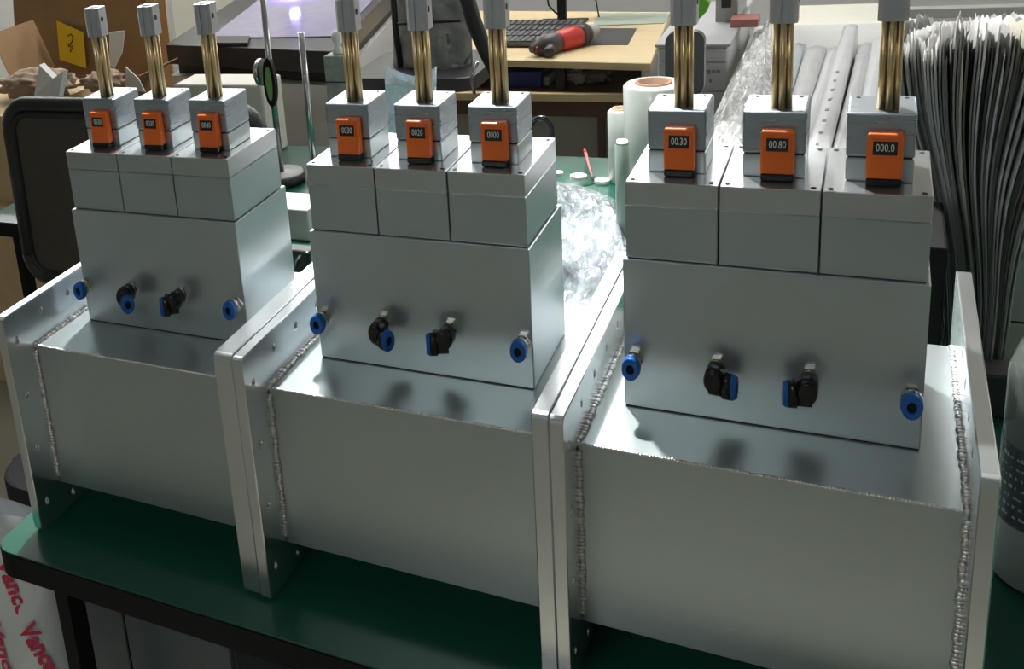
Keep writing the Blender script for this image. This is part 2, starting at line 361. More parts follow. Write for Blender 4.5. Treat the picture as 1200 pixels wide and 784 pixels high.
def head(u, k, x0, digits):
    """one adjusting head on block k"""
    hx, hy, hz = x0 + .0192, by + .0386, ztop
    w, d, h1, h2 = .062, .070, .0262, .0768
    bm = bm_new(); box(bm, hx, hx + w, hy, hy + d, hz + h1 + .0016, hz + h2); bevel(bm, .0022, 2)
    hd = obj('adjusting_head', bm, alu_mill, u)
    bm = bm_new(); box(bm, hx + .0006, hx + w - .0006, hy + .0006, hy + d - .0006, hz, hz + h1); bevel(bm, .0012, 1); obj('head_base', bm, alu, hd)
    bm = bm_new(); box(bm, hx + .002, hx + w - .002, hy + .002, hy + d - .002, hz + h1, hz + h1 + .0018); obj('seam', bm, dark, hd)
    for px_ in (hx + .009, hx + w - .009):
        for py_ in (hy + d - .009,):
            bm = bm_new(); cyl(bm, (px_, py_, hz + h2 - .0004), .0022, .0010, 'z', 16, inner=.0010); obj('screw', bm, blackm, hd)
    # counter
    cx = x0 + .0545
    bm = bm_new()
    zc0, zc1 = hz + .008, hz + .0585
    box(bm, cx - .0162, cx + .0162, hy - .015, hy - .0002, zc0, zc1)
    top = [v for v in bm.verts if v.co.z > zc1 - 1e-5 and v.co.y < hy - .01]
    for v in top: v.co.y += .0035; v.co.z -= .001
    bevel(bm, .0022, 3); obj('position_counter', bm, orange, hd)
    bm = bm_new(); box(bm, cx - .0157, cx + .0157, hy - .0165, hy - .0002, hz + .0008, zc0 + .0008); bevel(bm, .0012, 1); obj('counter_foot', bm, blackp, hd)
    tl = math.atan2(.0035, .048)
    zc = hz + .0425; yf = hy - .015 + .0035 * (zc - zc0) / .05
    MW = Matrix.Translation((cx, yf - .0006, zc)) @ Matrix.Rotation(PI / 2 - tl, 4, 'X')
    bm = bm_new(); box(bm, -.0108, .0108, -.0076, .0076, -.001, .0006); o = obj('counter_window', bm, glassc, hd); o.matrix_local = MW
    bm = bm_new()
    for (x_0, x_1, y_0, y_1) in ((-.0122, .0122, .0076, .0088), (-.0122, .0122, -.0088, -.0076), (-.0122, -.0108, -.0076, .0076), (.0108, .0122, -.0076, .0076)):
        box(bm, x_0, x_1, y_0, y_1, -.001, .0012)
    o = obj('window_frame', bm, orange, hd); o.matrix_local = MW
    if digits not in DIG:
        me = text_mesh(digits, .0105, .0001); me.transform(Matrix.Diagonal((.72, 1.15, 1, 1))); me.materials.clear(); me.materials.append(whitep); DIG[digits] = me
    o = link('counter_digits', DIG[digits], hd); o.matrix_local = MW @ Matrix.Translation((0, 0, .0008))
    # brass column of four rods with the clamp on top
    px, py = x0 + .0555, by + .060; pz = hz + h2
    bm = bm_new(); cyl(bm, (px, py, pz), .0072, .097, 'z', 16); obj('column_core', bm, bronze, hd)
    for dx, dy in ((-.0068, -.0048), (.0068, -.0048), (.0004, -.0080), (-.0055, .0058), (.0055, .0058)):
        bm = bm_new(); cyl(bm, (px + dx, py + dy, pz), .0034, .098, 'z', 14); obj('brass_rod', bm, brass, hd)
    bm = bm_new()
    cyl(bm, (px, py, pz + .096), .0062, .003, 'z', 16)
    c = .0042; s = .0135
    pts = [(-s + c, -s), (-.002, -s), (-.002, -s + .0015), (.002, -s + .0015), (.002, -s), (s - c, -s), (s, -s + c), (s, s - c), (s - c, s), (-s + c, s), (-s, s - c), (-s, -s + c)]
    prism(bm, [Vector((px + x, py + y, pz + .140)) for x, y in pts], .044)
    cyl(bm, (px, py, pz + .139), .008, .003, 'z', 20, r2=.0065)
    obj('column_clamp', bm, alu_cap, hd)
    bm = bm_new(); cyl(bm, (px + s - .0004, py - .003, pz + .122), .0030, .001, 'x', 14, sz=1.4); obj('clamp_screw', bm, blackm, hd)

def assembly(label, ux, uy, xl, xr, el, er, digits, tilts, marks):
    """xl, xr = local x of the outer flange faces"""
    u = thing('aluminium_assembly', label, 'machine part', (ux, uy, TZ), 0, 'aluminium assemblies on the front bench')
    fl = link('end_flange', flange_mesh(t_ - xl, el), u, (xl, 0, 0))
    fr = link('end_flange', flange_mesh(xr - .3892, er), u, (.3892, 0, 0))
    x0, x1 = t_, .3892
    # hollow duct: rectangular tube open at both flanges
    bm = bm_new(); box(bm, x0 + .0001, x1 - .0001, 0, D, eb, BZ); bevel(bm, .0012, 1)
    obj('duct_body', bm, alu_sheet, u)
    o = link('weld_bead', bead_mesh(0), u, (x0 + .002, 0, 0)); o = link('weld_bead', bead_mesh(0), u, (x1 - .002, 0, 0))
    # the long fillet weld along the duct's front top edge
    bm = bm_new(); rnd = random.Random(5)
    for i in range(110):
        xx = x0 + .006 + (x1 - x0 - .012) * i / 109
        M = Matrix.Translation((xx, .0020 + rnd.uniform(-.0006, .0006), BZ - .0004)) @ Matrix.Diagonal((.0036, rnd.uniform(.0020, .0032), rnd.uniform(.0012, .0022), 1))
        bmesh.ops.create_icosphere(bm, subdivisions=1, radius=1, matrix=M)
    for fc in bm.faces: fc.smooth = True
    obj('edge_weld', bm, weldm, u)
    # manifold block
    bm = bm_new(); box(bm, a_, a_ + .3, b_, b_ + Dt, BZ + .0012, BZ + Ht); bevel(bm, .0011, 1); obj('manifold_block', bm, alu, u)
    bm = bm_new(); box(bm, a_ + .001, a_ + .299, b_ + .001, b_ + Dt - .001, BZ, BZ + .0013); obj('joint', bm, dark, u)
    for k in range(3):
        xx = a_ + bi + bwid * k; g = .0008
        bm = bm_new(); box(bm, xx + g, xx + bwid - g, by, by + bd, BZ + Ht + .0008, ztop - capH - .0006); bevel(bm, .0009, 1)
        blk = obj('spool_block', bm, alu_sheet, u)
        bm = bm_new(); box(bm, xx + g, xx + bwid - g, by - .0004, by + bd, ztop - capH, ztop); bevel(bm, .0010, 1)
        cp = obj('cap_plate', bm, alu_gloss, blk)
        bm = bm_new(); box(bm, xx + .003, xx + bwid - .003, by + .002, by + bd - .002, BZ + Ht - .0002, ztop - capH + .0004); obj('seam', bm, dark, blk)
        for sx in (xx + .008, xx + bwid - .008):
            for sy in (by + .009, by + bd - .010):
                bm = bm_new(); cyl(bm, (sx, sy, ztop - .0004), .0026, .0010, 'z', 16, inner=.0014); obj('socket_screw', bm, blackm, blk)
        head(u, k, xx, digits[k])
    straight_fitting(u, .0620, BZ + .067); straight_fitting(u, .3390, BZ + .068)
    elbow_fitting(u, .1510, BZ + .066, 1, tilts[0]); elbow_fitting(u, .2440, BZ + .068, -1, tilts[1])
    return u
assembly('leftmost aluminium duct assembly, smallest in the photo, three orange counters on top', -.8299, .0078, 0, .4182 - .0003, .0752, .0752, ('0030', '0030', '0040'), (.75, .55), 0)
assembly('middle aluminium duct assembly, flanges pressed against the one on either side', -.4099, .0036, .0, .4088, .0752, .0672, ('0030', '0020', '0000'), (.45, .35), 0)
assembly('rightmost aluminium duct assembly, nearest and largest, rounded right flange in full view', 0, 0, 0, .4050, .0672, .080, ('00.30', '00.80', '000.0'), (.10, .12), 0)
#BACKGROUND
from mathutils import noise
def nz(x, y, z, s=1.): return noise.noise(Vector((x, y, z)) * s)
def bx_thing(name, label, cat, p0, p1, m, group=None, bev=.004, part=None):
    """a thing from the box p0..p1 (its Empty sits at the base)"""
    c = Vector(((p0[0] + p1[0]) / 2, (p0[1] + p1[1]) / 2, p0[2]))
    t = thing(name, label, cat, c, 0, group)
    bm = bm_new(); box(bm, p0[0] - c.x, p1[0] - c.x, p0[1] - c.y, p1[1] - c.y, 0, p1[2] - p0[2])
    if bev: bevel(bm, bev, 2)
    obj(part or 'body', bm, m, t); return t
def sub(t, name, bm, m, par=None):      # world-coordinate bmesh onto thing t
    bmesh.ops.translate(bm, verts=bm.verts[:], vec=-Vector(t.location)); return obj(name, bm, m, par or t)

# --- long side bench that carries the wrapped packs
t = thing('packing_bench', 'pale long bench behind the rear workbench under the wrapped packs', 'table', (.45, 2.85, 0))
bm = bm_new(); box(bm, -.12, 1.15, 2.0, 3.75, TZ - .03, TZ); bevel(bm, .003, 1); sub(t, 'tabletop', bm, greyl)
for x in (-.06, 1.09):
    for y in (2.06, 3.69):
        bm = bm_new(); box(bm, x - .02, x + .02, y - .02, y + .02, 0, TZ - .0301); sub(t, 'leg', bm, greyp)

# --- office chair in the nook on the left
def tube_loop(bm, pts, r, n=10): tube(bm, pts + [pts[0]], r, n)
t = thing('office_chair', 'office chair with black frame and brown mesh back beside the leftmost assembly', 'chair', (-1.12, .57, 0))
Yc = 1.02
def cp(u, v): return at(u, v, Yc)
o0 = cp(16, 160); xr_ = -.93; zb = TZ - .10
def rr(x0, x1, z0, z1, r, y, n=7, lean=0.0, skew=0.0):
    P = []
    for cx, cz, a0 in ((x0 + r, z0 + r, PI), (x1 - r, z0 + r, 1.5 * PI), (x1 - r, z1 - r, 0), (x0 + r, z1 - r, .5 * PI)):
        for i in range(n + 1):
            a = a0 + i / n * PI / 2; z = cz + r * math.sin(a); P.append(Vector((cx + r * math.cos(a), y + lean * (z - z0), z)))
    return P
zt_ = cp(60, 130).z + .012
lp = rr(o0.x - .02, xr_, zb, zt_, .07, Yc, lean=.03)
bm = bm_new(); tube_loop(bm, lp, .022); sub(t, 'back_frame', bm, mat('charcoal frame plastic', (.016, .017, .019), .4))
lp2 = rr(o0.x + .002, xr_ - .022, zb + .022, zt_ - .024, .055, Yc - .012, lean=.03)
bm = bm_new(); tube_loop(bm, lp2, .010); sub(t, 'inner_rim', bm, blackm)
bm = bm_new(); prism(bm, lp2, Vector((0, .006, 0))); sub(t, 'mesh_back', bm, mesh_d)
bm = bm_new(); tube(bm, [(-1.24, Yc + .02, zb + .05), (-1.25, Yc + .03, .60), (-1.24, .93, .56), (-1.22, .78, .53)], .025); sub(t, 'back_support', bm, chairg)
bm = bm_new(); prism(bm, rounded(-1.33, -.91, .33, .80, .09, .59, (0, 1, 2, 3)), .07); bevel(bm, .015, 2); sub(t, 'seat', bm, mat('black seat fabric', (.018, .018, .02), .9, spec=.15))
bm = bm_new(); cyl(bm, (-1.12, 0.57, .10), .028, .419, 'z', 20); sub(t, 'gas_column', bm, blackm)
for k in range(5):
    a = k * 2 * PI / 5 + .3; e = Vector((-1.12 + .22 * math.cos(a), 0.57 + .22 * math.sin(a), .065))
    bm = bm_new(); tube(bm, [(-1.12, 0.57, .12), (e.x, e.y, .085)], [.026, .016], 8); lg = sub(t, 'base_leg', bm, blackm)
    bm = bm_new(); cyl(bm, (e.x - .012, e.y, .0285), .028, .024, 'x', 16); c_ = obj('caster', fb(lambda b: cyl(b, (e.x - .012 - t.location.x, e.y - t.location.y, .028), .028, .024, 'x', 16)), blackp, lg); bm.free()

# --- cardboard on the left
zA = at(0, 200, 1.75).z
def carton(label, x0, x1, y0, y1, z0, z1, m=card, flaps=None, rz=0):
    t = thing('cardboard_box', label, 'box', ((x0 + x1) / 2, (y0 + y1) / 2, z0), rz)
    w, d, h = (x1 - x0) / 2, (y1 - y0) / 2, z1 - z0
    th = .006
    for n_, (a, b, c, dd) in (('front_panel', (-w, w, -d, -d + th)), ('rear_panel', (-w, w, d - th, d)), ('side_panel', (-w, -w + th, -d + th, d - th)), ('side_panel', (w - th, w, -d + th, d - th))):
        bm = bm_new(); box(bm, a, b, c, dd, 0, h); obj(n_, bm, m, t)
    bm = bm_new(); box(bm, -w + th, w - th, -d + th, d - th, 0, th); obj('bottom_panel', bm, m, t)
    if not flaps:
        bm = bm_new(); box(bm, -w, -.002, -d, d, h, h + .005); obj('top_flap', bm, m, t)
        bm = bm_new(); box(bm, .002, w, -d, d, h, h + .005); obj('top_flap', bm, m, t)
        bm = bm_new(); box(bm, -.03, .03, -d - .0006, d, h + .005, h + .0056); obj('packing_tape', bm, mat('tan tape', (.45, .30, .14), .3), t)
    else:
        for (side, ang, L) in flaps:
            bm = bm_new()
            if side in 'fb': box(bm, -w + .004, w - .004, 0, .004, 0, L)
            else: box(bm, 0, .004, -d + .008, d - .008, 0, L)
            o = obj('flap', bm, m, t)
            if side == 'f': o.location = (0, -d, h + .003); o.rotation_euler = (ang, 0, 0)
            if side == 'b': o.location = (0, d - .004, h + .003); o.rotation_euler = (-ang, 0, 0)
            if side == 'l': o.location = (-w, 0, h + .003); o.rotation_euler = (0, -ang, 0)
            if side == 'r': o.location = (w - .004, 0, h + .003); o.rotation_euler = (0, ang, 0)
    return t
bA = at(45, 330, 1.56)
carton('large closed cardboard box standing on the floor behind the mesh chair', -3.05, -2.12, 1.56, 2.15, 0, .72)
carton('tan cardboard box on top of the large one at the left edge', -3.0, -2.16, 1.60, 2.12, .7265, at(0, 128, 1.7).z)
# crate pedestal with the open box
carton('cardboard box directly under the open one with the yellow sheet', -2.95, -2.08, 2.18, 2.50, 0, .62)
oz = .6265; ox0, ox1 = at(28, 100, 2.25).x, at(140, 100, 2.25).x
ob = carton('open cardboard box holding a yellow sheet and crumpled packing paper', ox0, ox1, 2.19, 2.49, oz, at(80, 105, 2.25).z, card_d, (('b', .12, .34), ('l', .35, .26), ('r', 1.1, .16), ('f', 2.4, .12)))
# yellow sheet with hand drawn marks, leaning on the rear flap
M = Vector(at(71, 68, 2.52)); A = at(71, 20, 2.60); B = at(102, 80, 2.46) ; 
t = thing('yellow_sheet', 'yellow paper sheet with black hand drawn marks inside the open cardboard box', 'paper', M)
P0, P1 = Vector(at(70, 70, 2.46)), Vector(at(101, 80, 2.46))
up = Vector((0, .02, P0.z * 0 + .165)); 
bm = bm_new(); v = [P0, P1, P1 + up * .92, P0 + up]; prism(bm, v, Vector((0, .002, 0))); sub(t, 'sheet', bm, yellowm)
ins = frame_m(P0 - M + (P1 - P0) * .5 + up * .5 + Vector((0, -.002, 0)), P1 - P0, up)
def stroke(pts, r=.0022, w=.06):
    bm = bm_new(); tube(bm, [ins @ Vector((x * w, y * w, .001)) for x, y in pts], r, 6); obj('ink_mark', bm, ink, t)
stroke([(-.35, .55), (-.1, .75), (.12, .55), (.05, .2), (-.05, .1)]); stroke([(-.35, -.1), (-.2, .05), (-.15, -.2), (-.02, .05), (.02, -.2), (.2, .0)]); stroke([(.05, -.3), (.08, -.55)]); stroke([(.22, -.15), (.15, -.3)])
def lump(name, label, cat, c, rx, ry, rz, m, seed, amp=.3, group=None, rough=2.5, flat=False):
    t = thing(name, label, cat, (c[0], c[1], c[2]), 0, group)
    bm = bm_new(); bmesh.ops.create_icosphere(bm, subdivisions=4, radius=1)
    for v in bm.verts:
        d = 1 + amp * (abs(nz(v.co.x + seed, v.co.y, v.co.z, rough)) * 2 - .4) + amp * .4 * nz(v.co.x, v.co.y + seed, v.co.z, rough * 3)
        v.co = Vector((v.co.x * rx * d, v.co.y * ry * d, (v.co.z * d) * rz + rz)); v.co.z = max(v.co.z, 0)
    for f in bm.faces: f.smooth = not flat
    obj('body', bm, m, t); return t
kraft = mat('crumpled kraft paper', (.36, .25, .17), .8, var=.2, vscale=30, bump=.4, bscale=60)
c = at(38, 118, 2.06); c = Vector((c.x, 2.0, at(0, 128, 1.7).z + .006)); c.x = max(c.x, -2.9)
c = Vector((at(48, 120, 1.85).x, 1.85, at(0, 128, 1.7).z + .006))
lump('packing_paper', 'crumpled brown packing paper lying on the boxes behind the chair', 'paper', c, .15, .10, .05, kraft, 3, .28)
lump('packing_paper', 'brown paper wad just right of the white carton above the chair', 'paper', c + Vector((.22, .10, 0)), .08, .06, .035, kraft, 8, .28)
q = at(57, 115, 1.74)
t = thing('white_carton', 'small folded white carton lying on the brown packing paper', 'box', q)
bm = bm_new(); P = [at(40, 112, 1.74), at(46, 76, 1.76), at(62, 92, 1.74), at(55, 115, 1.74)]; prism(bm, P, Vector((0, .03, 0))); sub(t, 'side_panel', bm, paperw)
bm = bm_new(); P = [at(62, 92, 1.739), at(74, 84, 1.76), at(68, 118, 1.76), at(55, 115, 1.739)]; prism(bm, P, Vector((0, .03, 0))); sub(t, 'end_panel', bm, paperw)
# tall leaning cardboard sheet with a black strap, white scraps
t = thing('cardboard_sheet', 'tall brown cardboard sheet standing upright with a black strap round it', 'cardboard', Vector((at(160, 60, 2.9).x, 2.9, 0)))
x0_, x1_ = at(140, 60, 2.9).x, at(192, 60, 2.9).x; zt2 = at(165, -60, 2.9).z
bm = bm_new(); prism(bm, [Vector((x0_ - .05, 2.9, 0)), Vector((x1_, 2.9, 0)), Vector((x1_ + .0, 2.98, zt2)), Vector((x0_ + .06, 2.98, zt2))], Vector((0, .012, 0))); sub(t, 'sheet', bm, card)
bm = bm_new(); tube(bm, [at(118, 30, 2.88), at(124, 12, 2.88), at(134, 2, 2.88), at(150, -6, 2.88), at(164, 3, 2.88), at(170, 14, 2.88)], .007, 8); sub(t, 'strap', bm, blackm)
for (pp, lab) in (([(128, 38), (146, 36), (143, 62), (134, 80), (128, 76)], 'torn white paper scrap behind the leftmost brass column'), ([(147, 78), (162, 92), (170, 108), (147, 104)], 'white paper triangle left of the second brass column')):
    cc = at(*pp[0], 2.14); t2 = thing('paper_scrap', lab, 'paper', Vector((cc.x, cc.y, cc.z)))
    bm = bm_new(); prism(bm, [at(*q_, 2.14) for q_ in pp], Vector((0, .004, 0))); sub(t2, 'sheet', bm, paperw)
t = thing('cardboard_sheet', 'dark brown cardboard sheet upright behind the yellow sheet', 'cardboard', Vector((at(60, 60, 2.62).x, 2.62, 0)))
bm = bm_new(); prism(bm, [Vector((at(-10, 60, 2.62).x, 2.62, 0)), Vector((at(128, 60, 2.62).x, 2.62, 0)), Vector((at(118, 60, 2.66).x, 2.70, at(120, -30, 2.66).z)), Vector((at(20, 60, 2.66).x, 2.70, at(30, -10, 2.66).z))], Vector((0, .012, 0))); sub(t, 'sheet', bm, card_d)
# partition and grey post at the back left
p0, p1 = at(196, 60, 4.3), at(330, 60, 4.3)
bx_thing('partition_panel', 'cream partition panel standing at the back left', 'partition', (p0.x, 4.3, 0), (p1.x + .8, 4.36, 2.0), cream)
p0, p1 = at(172, 60, 3.6), at(197, 60, 3.6)
bx_thing('metal_post', 'dark grey upright post beside the cardboard sheet', 'post', (p0.x, 3.6, 0), (p1.x, 3.7, 2.2), greyp)
p0, p1 = at(60, 20, 4.6), at(175, 20, 4.6)
bx_thing('storage_cabinet', 'pale grey storage cabinet standing behind the cardboard boxes', 'cabinet', (p0.x - .9, 4.6, 0), (p1.x, 5.0, 1.9), greyl)

# --- measuring machine with granite slab and violet lit stage
zs = at(388, 60, 2.45).z
q = [atz(194, 52, zs), atz(388, 60, zs), atz(475, -28, zs), atz(318, -28, zs)]
cen = sum(q, Vector()) / 4
t = thing('measuring_machine', 'optical measuring machine with black granite slab and violet lit glass stage', 'machine', Vector((cen.x, cen.y, 0)))
bm = bm_new(); prism(bm, q, .085); bevel(bm, .004, 2); sub(t, 'granite_slab', bm, granite)
ctr = cen
def sh(p, k, z): v = ctr + (p - ctr) * k; v.z = z; return v
bm = bm_new(); prism(bm, [sh(p, .93, zs - .0855) for p in q], .05); sub(t, 'shadow_gap', bm, blackm)
bm = bm_new(); prism(bm, [sh(p, .99, zs - .136) for p in q], zs - .136); sub(t, 'cabinet', bm, greyl)
g = [atz(246, 44, zs + .0062), atz(395, 42, zs + .0062), atz(452, -16, zs + .0062), atz(322, -16, zs + .0062)]
bm = bm_new(); prism(bm, g, .006); bevel(bm, .002, 1); sub(t, 'glass_stage', bm, glassv)
bm = bm_new(); prism(bm, [atz(238, 50, zs + .016), atz(290, 50, zs + .016), atz(293, 42, zs + .016), atz(241, 42, zs + .016)], .0155); sub(t, 'stage_rail', bm, blackm)
# lamp head above the stage (out of the frame, reflected in the glass)
P = atz(346, 18, zs); d = ray(346, 18).normalized(); rf = Vector((d.x, d.y, -d.z)); L = P + rf * .42
bm = bm_new(); cyl(bm, (L.x, L.y, L.z + .004), .05, .25, 'z', 28); sub(t, 'optical_head', bm, greyp)
bm = bm_new(); cyl(bm, (L.x, L.y, L.z), .022, .0035, 'z', 24); sub(t, 'violet_lamp', bm, mat('violet lamp', (.3, .25, .9), .5, emit=(.42, .34, 1.), estr=110))
bm = bm_new(); box(bm, L.x - .05, L.x + .05, L.y + .05, L.y + .75, L.z + .12, L.z + .22); sub(t, 'bridge_arm', bm, greyp)
bm = bm_new(); box(bm, L.x - .08, L.x + .08, L.y + .72, L.y + .86, 0, L.z + .22); sub(t, 'rear_column', bm, greyp)

# --- things on the rear workbench, left
a, b = at(203, 100, 1.84), at(306, 100, 1.84)
t = bx_thing('instrument_case', 'cream instrument case behind the leftmost assembly', 'box', (a.x, 1.84, TZ), (b.x, 1.985, at(250, 99, 1.84).z), cream, bev=.008)
# stand with oval holder
b0 = atz(331, 213, TZ); 
t = thing('gauge_stand', 'round based gauge stand with black oval holder and green inlay', 'instrument', (b0.x, b0.y, TZ))
bm = bm_new(); lathe(bm, [(0, .0), (.070, 0), (.072, .006), (.072, .026), (.0001, .026)]); obj('base', bm, blackm, t)
bm = bm_new(); lathe(bm, [(0, .0262), (.069, .0262), (.066, .034), (0, .034)]); obj('base_plate', bm, greyp, t)
Yb = b0.y
bm = bm_new(); z1 = at(310, -20, Yb).z - TZ; cyl(bm, (0, 0, .034), .0095, z1 - .034, 'z', 18); obj('rod', bm, steel, t)
cz = at(322, 95, Yb).z - TZ; hh = .060
bm = bm_new()
lathe_pts = []
for i in range(28):
    a = 2 * PI * i / 28; lathe_pts.append(Vector((.004 + .019 * math.cos(a), -.024, cz + .076 * math.sin(a))))
prism(bm, lathe_pts, Vector((0, .018, 0))); bevel(bm, .002, 1); hd = obj('oval_holder', bm, blackp, t)
bm = bm_new(); prism(bm, [Vector((.004 + .010 * math.cos(2 * PI * i / 24), -.0262, cz - .002 + .052 * math.sin(2 * PI * i / 24))) for i in range(24)], Vector((0, .002, 0)))
obj('green_inlay', bm, mat('sage green enamel', (.22, .38, .12), .35, var=.3, vscale=12), hd)
bm = bm_new(); cyl(bm, (-.036, -.004, cz + .028), .036, .012, 'x', 28, sz=1.15); cyl(bm, (-.042, -.004, cz + .028), .028, .006, 'x', 28, sz=1.15); obj('dial', bm, steel, t)
# steel post
b1 = at(366, 172, 1.66); tp = at(350, 38, 1.66)
t = thing('steel_post', 'slim polished steel post standing right of the gauge stand', 'post', (b1.x, 1.66, TZ))
bm = bm_new(); cyl(bm, (0, 0, 0), .0095, tp.z - TZ, 'z', 18); obj('rod', bm, steel, t)
bm = bm_new(); lathe(bm, [(0, 0), (.026, 0), (.026, .014), (.014, .02), (.0096, .02)]); obj('foot', bm, nickel, t)
bm = bm_new(); box(bm, .012, .040, -.02, .02, .02, .07); bevel(bm, .004, 1); obj('clamp', bm, whitep, t)
# grey block with white knob
a, b = at(380, 66, 1.90), at(404, 66, 1.90)
t = thing('surface_block', 'grey green block carrying a white knob behind the middle assembly', 'block', ((a.x + b.x) / 2, 1.93, TZ))
w = (b.x - a.x) / 2 + .004; h = a.z - TZ
bm = bm_new(); box(bm, -w, w, -.03, .03, 0, h); bevel(bm, .003, 1); obj('block', bm, mat('mottled grey green stone', (.30, .33, .30), .5, var=.3, vscale=50), t)
bm = bm_new(); box(bm, -w - .0004, w + .0004, -.0304, .0304, h - .085, h - .081); obj('joint', bm, dark, t)
bm = bm_new(); lathe(bm, [(0, h), (.016, h), (.018, h + .012), (.010, h + .024), (.011, h + .034), (.017, h + .044), (.017, h + .062), (.010, h + .074), (0, h + .076)], (0, 0, 0)); obj('knob', bm, whitep, t)
# film pouch
pts = [(450, 78, 1.62), (470, 82, 1.60), (486, 80, 1.60), (506, 100, 1.62), (505, 128, 1.60), (462, 135, 1.58)]
cc = at(480, 110, 1.6)
t = thing('film_pouch', 'pale blue film pouch standing behind the middle assembly', 'bag', (cc.x, 1.6, TZ))
bm = bm_new()
def pf(u, v):
    # u along width, v upwards
    top = [(450, 78), (478, 92), (508, 76)]
    x_ = 458 + 50 * u; 
    if v > .0: x_ += (-8 + 10 * u) * v
    yv = 225 - (225 - (78 + 18 * math.sin(PI * u))) * v
    p = at(x_, yv, 1.58 + .05 * math.sin(PI * u) * (1 - v * .4) + .012 * nz(u * 5, v * 5, 0)); p.z = max(p.z, TZ + .001); return p
grid(bm, pf, 14, 16); sub(t, 'front_film', bm, film('blue tinted film', (.66, .75, .82), .85, bs=14))
def pf2(u, v):
    p = pf(u, v); p.y += .012 + .05 * math.sin(PI * u); return p
bm = bm_new(); grid(bm, pf2, 14, 16); sub(t, 'rear_film', bm, MATS['blue tinted film'])

# --- chair wrapped in film
t = thing('office_chair', 'office chair still wrapped in smoky plastic film behind the middle assembly', 'chair', (at(510, 80, 2.75).x, 2.75, 0))
def wf(u, v):
    x_ = 466 + (548 - 466) * u + 6 * (1 - v) * (u - .5); y_ = 80 - 150 * v
    return at(x_, y_, 2.6 - .05 * math.sin(PI * u) + .02 * nz(u * 6, v * 5, 2) + .05 * v)
bm = bm_new(); grid(bm, wf, 16, 18); solid(bm, .01); sub(t, 'wrapped_back', bm, smokef)
bm = bm_new()
def wf3(u, v): p = wf(.04 + u * .92, .02 + .96 * v); p.y += .03; return p
grid(bm, wf3, 8, 8); solid(bm, .03); sub(t, 'backrest', bm, mat('grey chair fabric', (.17, .17, .16), .8, var=.2, vscale=6))
bm = bm_new(); tube(bm, [at(457, -30, 2.58), at(461, 0, 2.57), at(464, 40, 2.57), at(471, 86, 2.58)], .011, 10); sub(t, 'side_rail', bm, blackm)
bm = bm_new(); tube(bm, [at(536, -30, 2.44), at(548, 0, 2.42), at(556, 28, 2.41), at(570, 62, 2.41), at(588, 100, 2.42), at(594, 140, 2.45)], [.020, .026, .026, .024, .020, .014], 12); sub(t, 'armrest', bm, blackm)
bm = bm_new(); tube(bm, [at(466, 28, 2.54), at(540, 24, 2.54)], .006, 8); sub(t, 'cross_bar', bm, blackm)
sx = t.location.x
bm = bm_new(); prism(bm, rounded(sx - .22, sx + .24, 2.42, 2.85, .06, at(530, 92, 2.42).z, (0, 1, 2, 3)), .05); bevel(bm, .01, 2); sub(t, 'seat', bm, chairg)
bm = bm_new(); cyl(bm, (sx, 2.65, .1), .03, at(530, 92, 2.42).z - .15, 'z', 18); sub(t, 'gas_column', bm, blackm)
for k in range(5):
    a = k * 2 * PI / 5; bm = bm_new(); tube(bm, [(sx, 2.65, .12), (sx + .28 * math.cos(a), 2.65 + .28 * math.sin(a), .04)], [.03, .02], 8); sub(t, 'base_leg', bm, blackm)
bm = bm_new(); tube(bm, [at(560, 72, 2.4), at(552, 92, 2.4), at(556, 110, 2.4)], .006, 8); sub(t, 'lever', bm, steel)

# --- birch desk with shelf
zd = at(680, 75, 3.05).z
q = [atz(500, 68, zd), atz(763, 74, zd), atz(786, 14, zd), atz(500, 12, zd)]
t = thing('birch_desk', 'light birch desk with open shelf below at the back centre', 'table', (at(650, 75, 3.2).x, 3.3, 0))
bm = bm_new(); prism(bm, q, .030); bevel(bm, .003, 1); sub(t, 'desktop', bm, woodm)
xr, xl = at(760, 90, 3.12).x, at(560, 90, 3.12).x
zsf = at(660, 110, 3.08).z
bm = bm_new(); box(bm, xr - .025, xr, 3.12, 4.1, 0, zd - .0302); sub(t, 'side_panel', bm, greyl)
xq = q[0].x + .05
bm = bm_new(); box(bm, xq - .025, xq, 3.12, 4.1, 0, zd - .0302); sub(t, 'side_panel', bm, greyl)
bm = bm_new(); xm = at(656, 95, 3.12).x; box(bm, xm - .018, xm + .018, 3.12, 3.16, zsf + .0005, zd - .0302); sub(t, 'centre_post', bm, blackm)
bm = bm_new(); box(bm, xq + .0005, xr - .0255, 3.10, 3.60, zsf - .02, zsf); sub(t, 'shelf', bm, brownb)
bm = bm_new(); box(bm, xq + .0005, xr - .0255, 3.07, 3.0995, zsf - .028, zsf + .001); sub(t, 'shelf_edge', bm, woodm)
bm = bm_new(); box(bm, xq + .0005, xr - .0255, 3.14, 3.15, 0, zsf - .0205); sub(t, 'rear_panel', bm, mat('drab grey green panel', (.30, .30, .25), .6, var=.08))
for k_ in (0.0,):
    bm = bm_new(); xk = at(706, 140, 3.15).x; box(bm, xk - .012, xk + .012, 3.115, 3.139, 0, zsf - .1005); sub(t, 'lower_post', bm, brownb)
bm = bm_new(); box(bm, xq + .001, xr - .026, 3.11, 3.13, zsf - .10, zsf - .029); sub(t, 'apron', bm, brownb)
